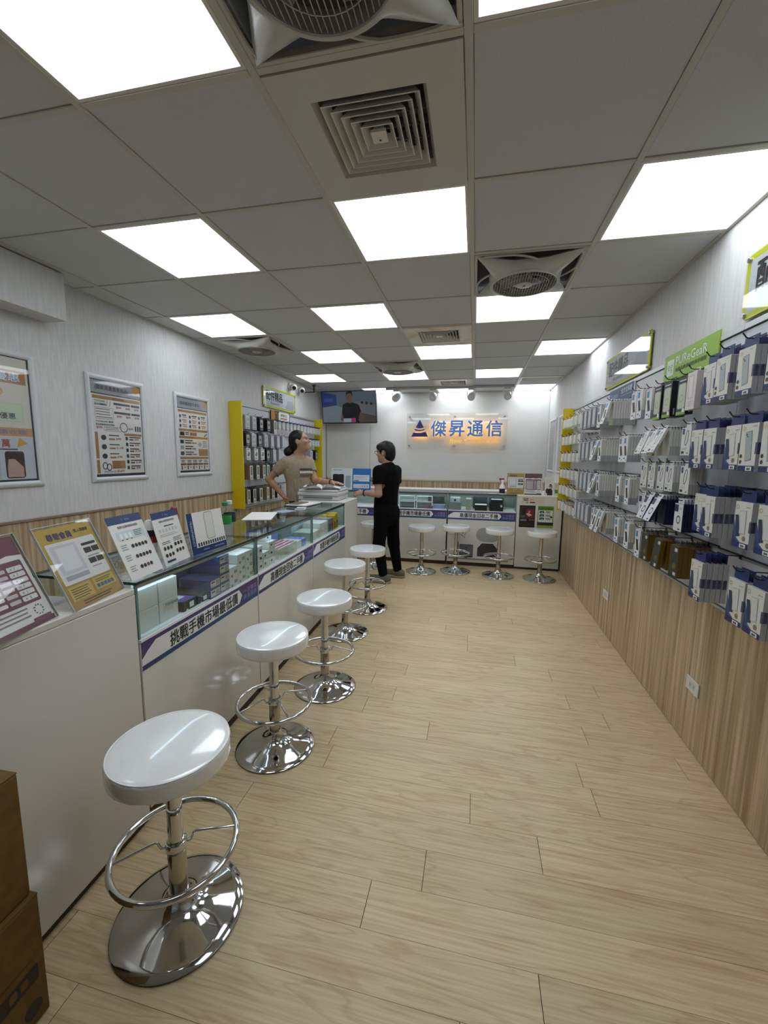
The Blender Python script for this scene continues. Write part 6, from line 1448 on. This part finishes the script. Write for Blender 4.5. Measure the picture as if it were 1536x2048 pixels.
for sg in (1, -1): tf.cap(B(0, 0.085*sg, 0.86), B(0.01, 0.09*sg, 0.46), 0.092, 0.068, 0.04); tf.cap(B(0.01, 0.09*sg, 0.46), B(-0.02, 0.09*sg, 0.09), 0.066, 0.052, 0.03)
tf.cut((0, 0, 0.985), (0, 0, 1)); ob('trousers', tf.mesh('trousers', mat('dark_trousers','1f2126',0.8)), p)
for sg in (1, -1):
    q = Field(tuple(B(0.05, 0.095*sg, 0.05)-R0((0.2, 0.2, 0.07))), tuple(B(0.05, 0.095*sg, 0.05)+R0((0.2, 0.2, 0.1))), 0.006); q.cap(B(-0.05, 0.09*sg, 0.045), B(0.14, 0.10*sg, 0.036), 0.046, 0.038, 0.03); q.cut((0, 0, 0.001), (0, 0, -1)); ob('shoe', q.mesh('shoe', P('2a2a2c')), p)
hq = Field(tuple(HC-0.30), tuple(HC+0.22), 0.005)
hq.ell(L(-0.020, 0.032), (0.098, 0.083, 0.098), ax, 0.02); hq.ell(L(-0.060, -0.02), (0.062, 0.072, 0.075), ax, 0.03)
hq.ell(L(0.112, -0.04), (0.098, 0.12, 0.092), ax, 0.01, 'd'); hq.ell(L(0.01, -0.055, 0.085), (0.05, 0.03, 0.055), ax, 0.012, 'd'); hq.ell(L(0.01, -0.055, -0.085), (0.05, 0.03, 0.055), ax, 0.012, 'd'); hq.ell(L(-0.010, -0.010, 0.090), (0.027, 0.030, 0.038), ax, 0.006, 'd'); hq.ell(L(-0.010, -0.010, -0.090), (0.027, 0.030, 0.038), ax, 0.006, 'd')
hq.cap(L(-0.10, -0.02), L(-0.125, -0.055), 0.022, 0.030, 0.015); hq.ell(L(-0.150, -0.085), (0.055, 0.045, 0.055), ax, 0.02)
hr = ob('hair', hq.mesh('hair', HAIRM), p)
G().ball(tuple(L(-0.112, -0.035)), 0.008, P('c9c9c4')).build('hair_tie', hr)
def face_bits(p, L, ax, glasses=False):
    for sg in (-1, 1):
        g = G().ball(tuple(L(0.0725, 0.004, 0.032*sg)), (0.0095,0.0095,0.0075), P('cfc6bd'), 12, 8); ey = g.build('eye', p)
        G().ball(tuple(L(0.0790, 0.004, 0.032*sg)), 0.0050, P('1c1410'), 10, 6).build('iris', ey)
        G().tube([tuple(L(0.083, 0.028, 0.016*sg)), tuple(L(0.084, 0.033, 0.034*sg)), tuple(L(0.074, 0.029, 0.052*sg))], 0.0035, HAIRM, 6).build('eyebrow', p)
    G().tube([tuple(L(0.083, -0.061, -0.02)), tuple(L(0.0925, -0.0605, 0)), tuple(L(0.083, -0.061, 0.02))], 0.0035, P('7a4a40'), 6).build('mouth', p)
face_bits(p, L, ax)
# printed lines on the chest follow the shirt front
M4 = frame(tuple(B(0.122, 0.09, 1.235)), tuple(-rt), (0, 0, 1))
g = G()
def chest(x, y): # wraps a flat print onto the rounded chest
    return (x, y, -0.35*(x-0.10)**2*2.2)
for y0, cc, hh in ((0.055, '3a3a36', 0.020), (0.022, 'e6e4dc', 0.022), (-0.012, '55534a', 0.020)):
    for k in range(9):
        x0 = 0.02+0.02*k; x1 = x0+0.016
        g.add([chest(x0, y0), chest(x1, y0), chest(x1, y0+hh), chest(x0, y0+hh)], [(0, 1, 2, 3)], P(cc))
g.build('shirt_print', sh, smooth=False, mw=M4)
G().tube([tuple(wL+R0((0, 0, 0))-unit(wL-eL)*0.012+0.030*(math.cos(a)*R0((0, 0, 1))+math.sin(a)*unit(np.cross(wL-eL, (0, 0, 1))))) for a in [2*PI*k/16 for k in range(16)]], 0.006, P('4a1c1c'), 6, closed=True).build('bracelet', p)

# ---- customer in black
rt = unit((0.45, 0.89, 0)); ft = unit((-0.89, 0.45, 0)); C = R0((-0.985, 4.70, 0.0))
sR, sL = B(0.0, 0.165, 1.285), B(0.0, -0.165, 1.285)
eL, wL = R0((-1.045, 4.515, 1.035)), R0((-1.235, 4.57, 1.035)); eR, wR = R0((-0.93, 4.97, 1.04)), R0((-1.045, 4.86, 1.105))
bf = Field((-1.46, 4.28, -0.02), (-0.62, 5.12, 1.70), RES)
bf.cap(B(0, 0.055, 1.21), B(0, -0.055, 1.21), 0.115, 0.115, 0.05, ft, 1.35); bf.cap(B(0, 0, 1.18), B(0.02, 0, 0.9), 0.130, 0.130, 0.06, ft, 1.3)
bf.cap(B(-0.01, 0.11, 1.285), B(-0.01, -0.11, 1.285), 0.048, 0.048, 0.06); bf.cap(B(-0.02, 0, 1.27), B(0.015, 0, 1.42), 0.060, 0.056, 0.04)
kL, aL, kR, aR = R0((-1.055, 4.60, 0.42)), R0((-0.99, 4.555, 0.085)), R0((-0.925, 4.83, 0.42)), R0((-0.87, 4.815, 0.085))
hL, hR = B(0.0, -0.085, 0.80), B(0.0, 0.085, 0.80)
for h_, k_, a_ in ((hL, kL, aL), (hR, kR, aR)): bf.cap(h_, k_, 0.08, 0.054, 0.04); bf.cap(k_, a_, 0.052, 0.034, 0.03); bf.cap(a_-R0((0, 0, 0.045)), a_+R0((-0.12, 0.02, -0.05)), 0.034, 0.028, 0.03)
arm(bf, sR, eR, wR); arm(bf, sL, eL, wL, 0.046, 0.040, 0.027)
hand(bf, wL, unit((-0.95, 0.12, -0.12)), unit((-0.1, -0.8, 0.55)), R0((0, 0.3, 1)), 0.42); hand(bf, wR, unit((-0.75, -0.3, 0.45)), unit((0.3, 0.5, -0.7)), R0((0, -1, 0.2)), 0.45)
hf = unit((-0.96, 0.24, -0.03)); HC = B(0.035, 0.0, 1.495)
L, ax = head(bf, HC, hf, (0, 0, 1))
p = ob('person', bf.mesh('person', SKIN), None, label='man in black T-shirt and trousers with glasses, facing the counter', cat='person')
sf = Field((-1.35, 4.35, 0.70), (-0.66, 5.10, 1.42), RES)
sf.cap(B(0, 0.06, 1.21), B(0, -0.06, 1.21), 0.134, 0.134, 0.05, ft, 1.32); sf.cap(B(0, 0, 1.18), B(0.02, 0, 0.84), 0.150, 0.158, 0.06, ft, 1.24)
sf.cap(B(-0.01, 0.118, 1.282), B(-0.01, -0.118, 1.282), 0.062, 0.062, 0.06); sf.cap(B(-0.025, 0, 1.28), B(-0.015, 0, 1.335), 0.086, 0.066, 0.05)
for s_, e_ in ((sR, eR), (sL, eL)): sf.cap(s_, s_*0.36+e_*0.64, 0.064, 0.066, 0.03)
for s_, e_ in ((sR, eR), (sL, eL)):
    dn = unit(e_-s_); X, Y, Z = np.meshgrid(*sf.ax, indexing='ij'); m_ = s_*0.42+e_*0.58; d = (X-m_[0])*dn[0]+(Y-m_[1])*dn[1]+(Z-m_[2])*dn[2]
    dist = np.sqrt((X-m_[0])**2+(Y-m_[1])**2+(Z-m_[2])**2); sf.F = np.where(dist < 0.079, np.maximum(sf.F, d), sf.F).astype(np.float32)
sf.cut((0, 0, 0.76), (0, 0, -1)); sf.ell(B(0.03, 0, 1.385), (0.08, 0.07, 0.045), (ft, rt, (0, 0, 1)), 0.006, 'd')
ob('t_shirt', sf.mesh('t_shirt', BLK), p)
tf = Field((-1.32, 4.35, 0.05), (-0.66, 5.10, 0.95), 0.007)
tf.cap(B(0.01, 0, 0.90), B(0, 0, 0.80), 0.145, 0.152, 0.06, ft, 1.22)
for h_, k_, a_ in ((hL, kL, aL), (hR, kR, aR)): tf.cap(h_, k_, 0.095, 0.070, 0.05); tf.cap(k_, a_+R0((0, 0, 0.02)), 0.068, 0.052, 0.03)
tf.cut((0, 0, 0.9), (0, 0, 1)); ob('trousers', tf.mesh('trousers', BLK), p)
for a_, dr in ((aL, R0((-0.16, 0.0, 0))), (aR, R0((-0.15, 0.03, 0)))):
    q = Field(tuple(a_-R0((0.30, 0.12, 0.1))), tuple(a_+R0((0.15, 0.15, 0.08))), 0.005)
    q.cap(R0((a_[0]+0.045, a_[1], 0.052)), R0((a_[0], a_[1], 0.052))+dr, 0.048, 0.036, 0.03); q.cap(R0((a_[0]+0.01, a_[1], 0.06)), R0((a_[0]+0.005, a_[1], 0.095)), 0.048, 0.043, 0.02); q.cut((0, 0, 0.018), (0, 0, -1))
    s_ = ob('shoe', q.mesh('shoe', mat('olive_grey_shoe','6b6553',0.8)), p)
    q = Field(tuple(a_-R0((0.30, 0.12, 0.1))), tuple(a_+R0((0.15, 0.15, 0.02))), 0.005)
    q.cap(R0((a_[0]+0.05, a_[1], 0.03)), R0((a_[0], a_[1], 0.03))+dr, 0.052, 0.042, 0.03); q.cut((0, 0, 0.002), (0, 0, -1)); q.cut((0, 0, 0.024), (0, 0, 1)); ob('sole', q.mesh('sole', P('a39b88')), s_)
hq = Field(tuple(HC-0.22), tuple(HC+0.2), 0.005)
hq.ell(L(-0.014, 0.036), (0.106, 0.090, 0.100), ax, 0.02); hq.ell(L(-0.055, -0.025), (0.066, 0.080, 0.085), ax, 0.03); hq.ell(L(0.062, 0.066), (0.040, 0.066, 0.038), ax, 0.03)
hq.ell(L(0.100, -0.045), (0.096, 0.13, 0.085), ax, 0.01, 'd'); hq.ell(L(-0.012, -0.020, -0.086), (0.034, 0.03, 0.045), ax, 0.008, 'd'); hq.ell(L(-0.012, -0.020, 0.086), (0.034, 0.03, 0.045), ax, 0.008, 'd')
hq.cap(L(0.022, 0.03, -0.078), L(0.024, -0.012, -0.077), 0.012, 0.006, 0.012); hq.cap(L(0.022, 0.03, 0.078), L(0.024, -0.012, 0.077), 0.012, 0.006, 0.012)
ob('hair', hq.mesh('hair', HAIRM), p)
face_bits(p, L, ax)
g = G()
for sg in (-1, 1):
    g.tube([tuple(L(0.100+0.004*math.cos(a), 0.004+0.019*math.sin(a), sg*0.033+0.025*math.cos(a)*sg)) for a in [2*PI*k/20 for k in range(20)]], 0.0022, BLACKP, 6, closed=True); g.tube([tuple(L(0.100, 0.010, 0.058*sg)), tuple(L(0.02, 0.012, 0.082*sg)), tuple(L(-0.03, 0.002, 0.084*sg))], 0.0022, BLACKP, 6)
g.tube([tuple(L(0.103, 0.008, -0.009)), tuple(L(0.105, 0.010, 0)), tuple(L(0.103, 0.008, 0.009))], 0.002, BLACKP, 6).build('glasses', p)
G().tube([tuple(wL-unit(wL-eL)*0.016+0.033*(math.cos(a)*R0((0, 0, 1))+math.sin(a)*unit(np.cross(wL-eL, (0, 0, 1))))) for a in [2*PI*k/16 for k in range(16)]], 0.007, BLACKP, 6, closed=True).build('wrist_band', p)
e = empty('smartphone', mw=frame((-1.075,4.80,1.155), unit((-0.93,-0.1,0.22)), unit((0.2,0.85,0.45))), label='black smartphone held by the man in black', cat='phone')
G().box((0,-0.036,0),(0.145,0.036,0.008), BLACKP, 0.003).build('case', e)
G().rrect(0.004,-0.033,0.141,0.033,0.006, mat('phone_glass','1b2126',0.08), 0.0083).build('screen', e, smooth=False)
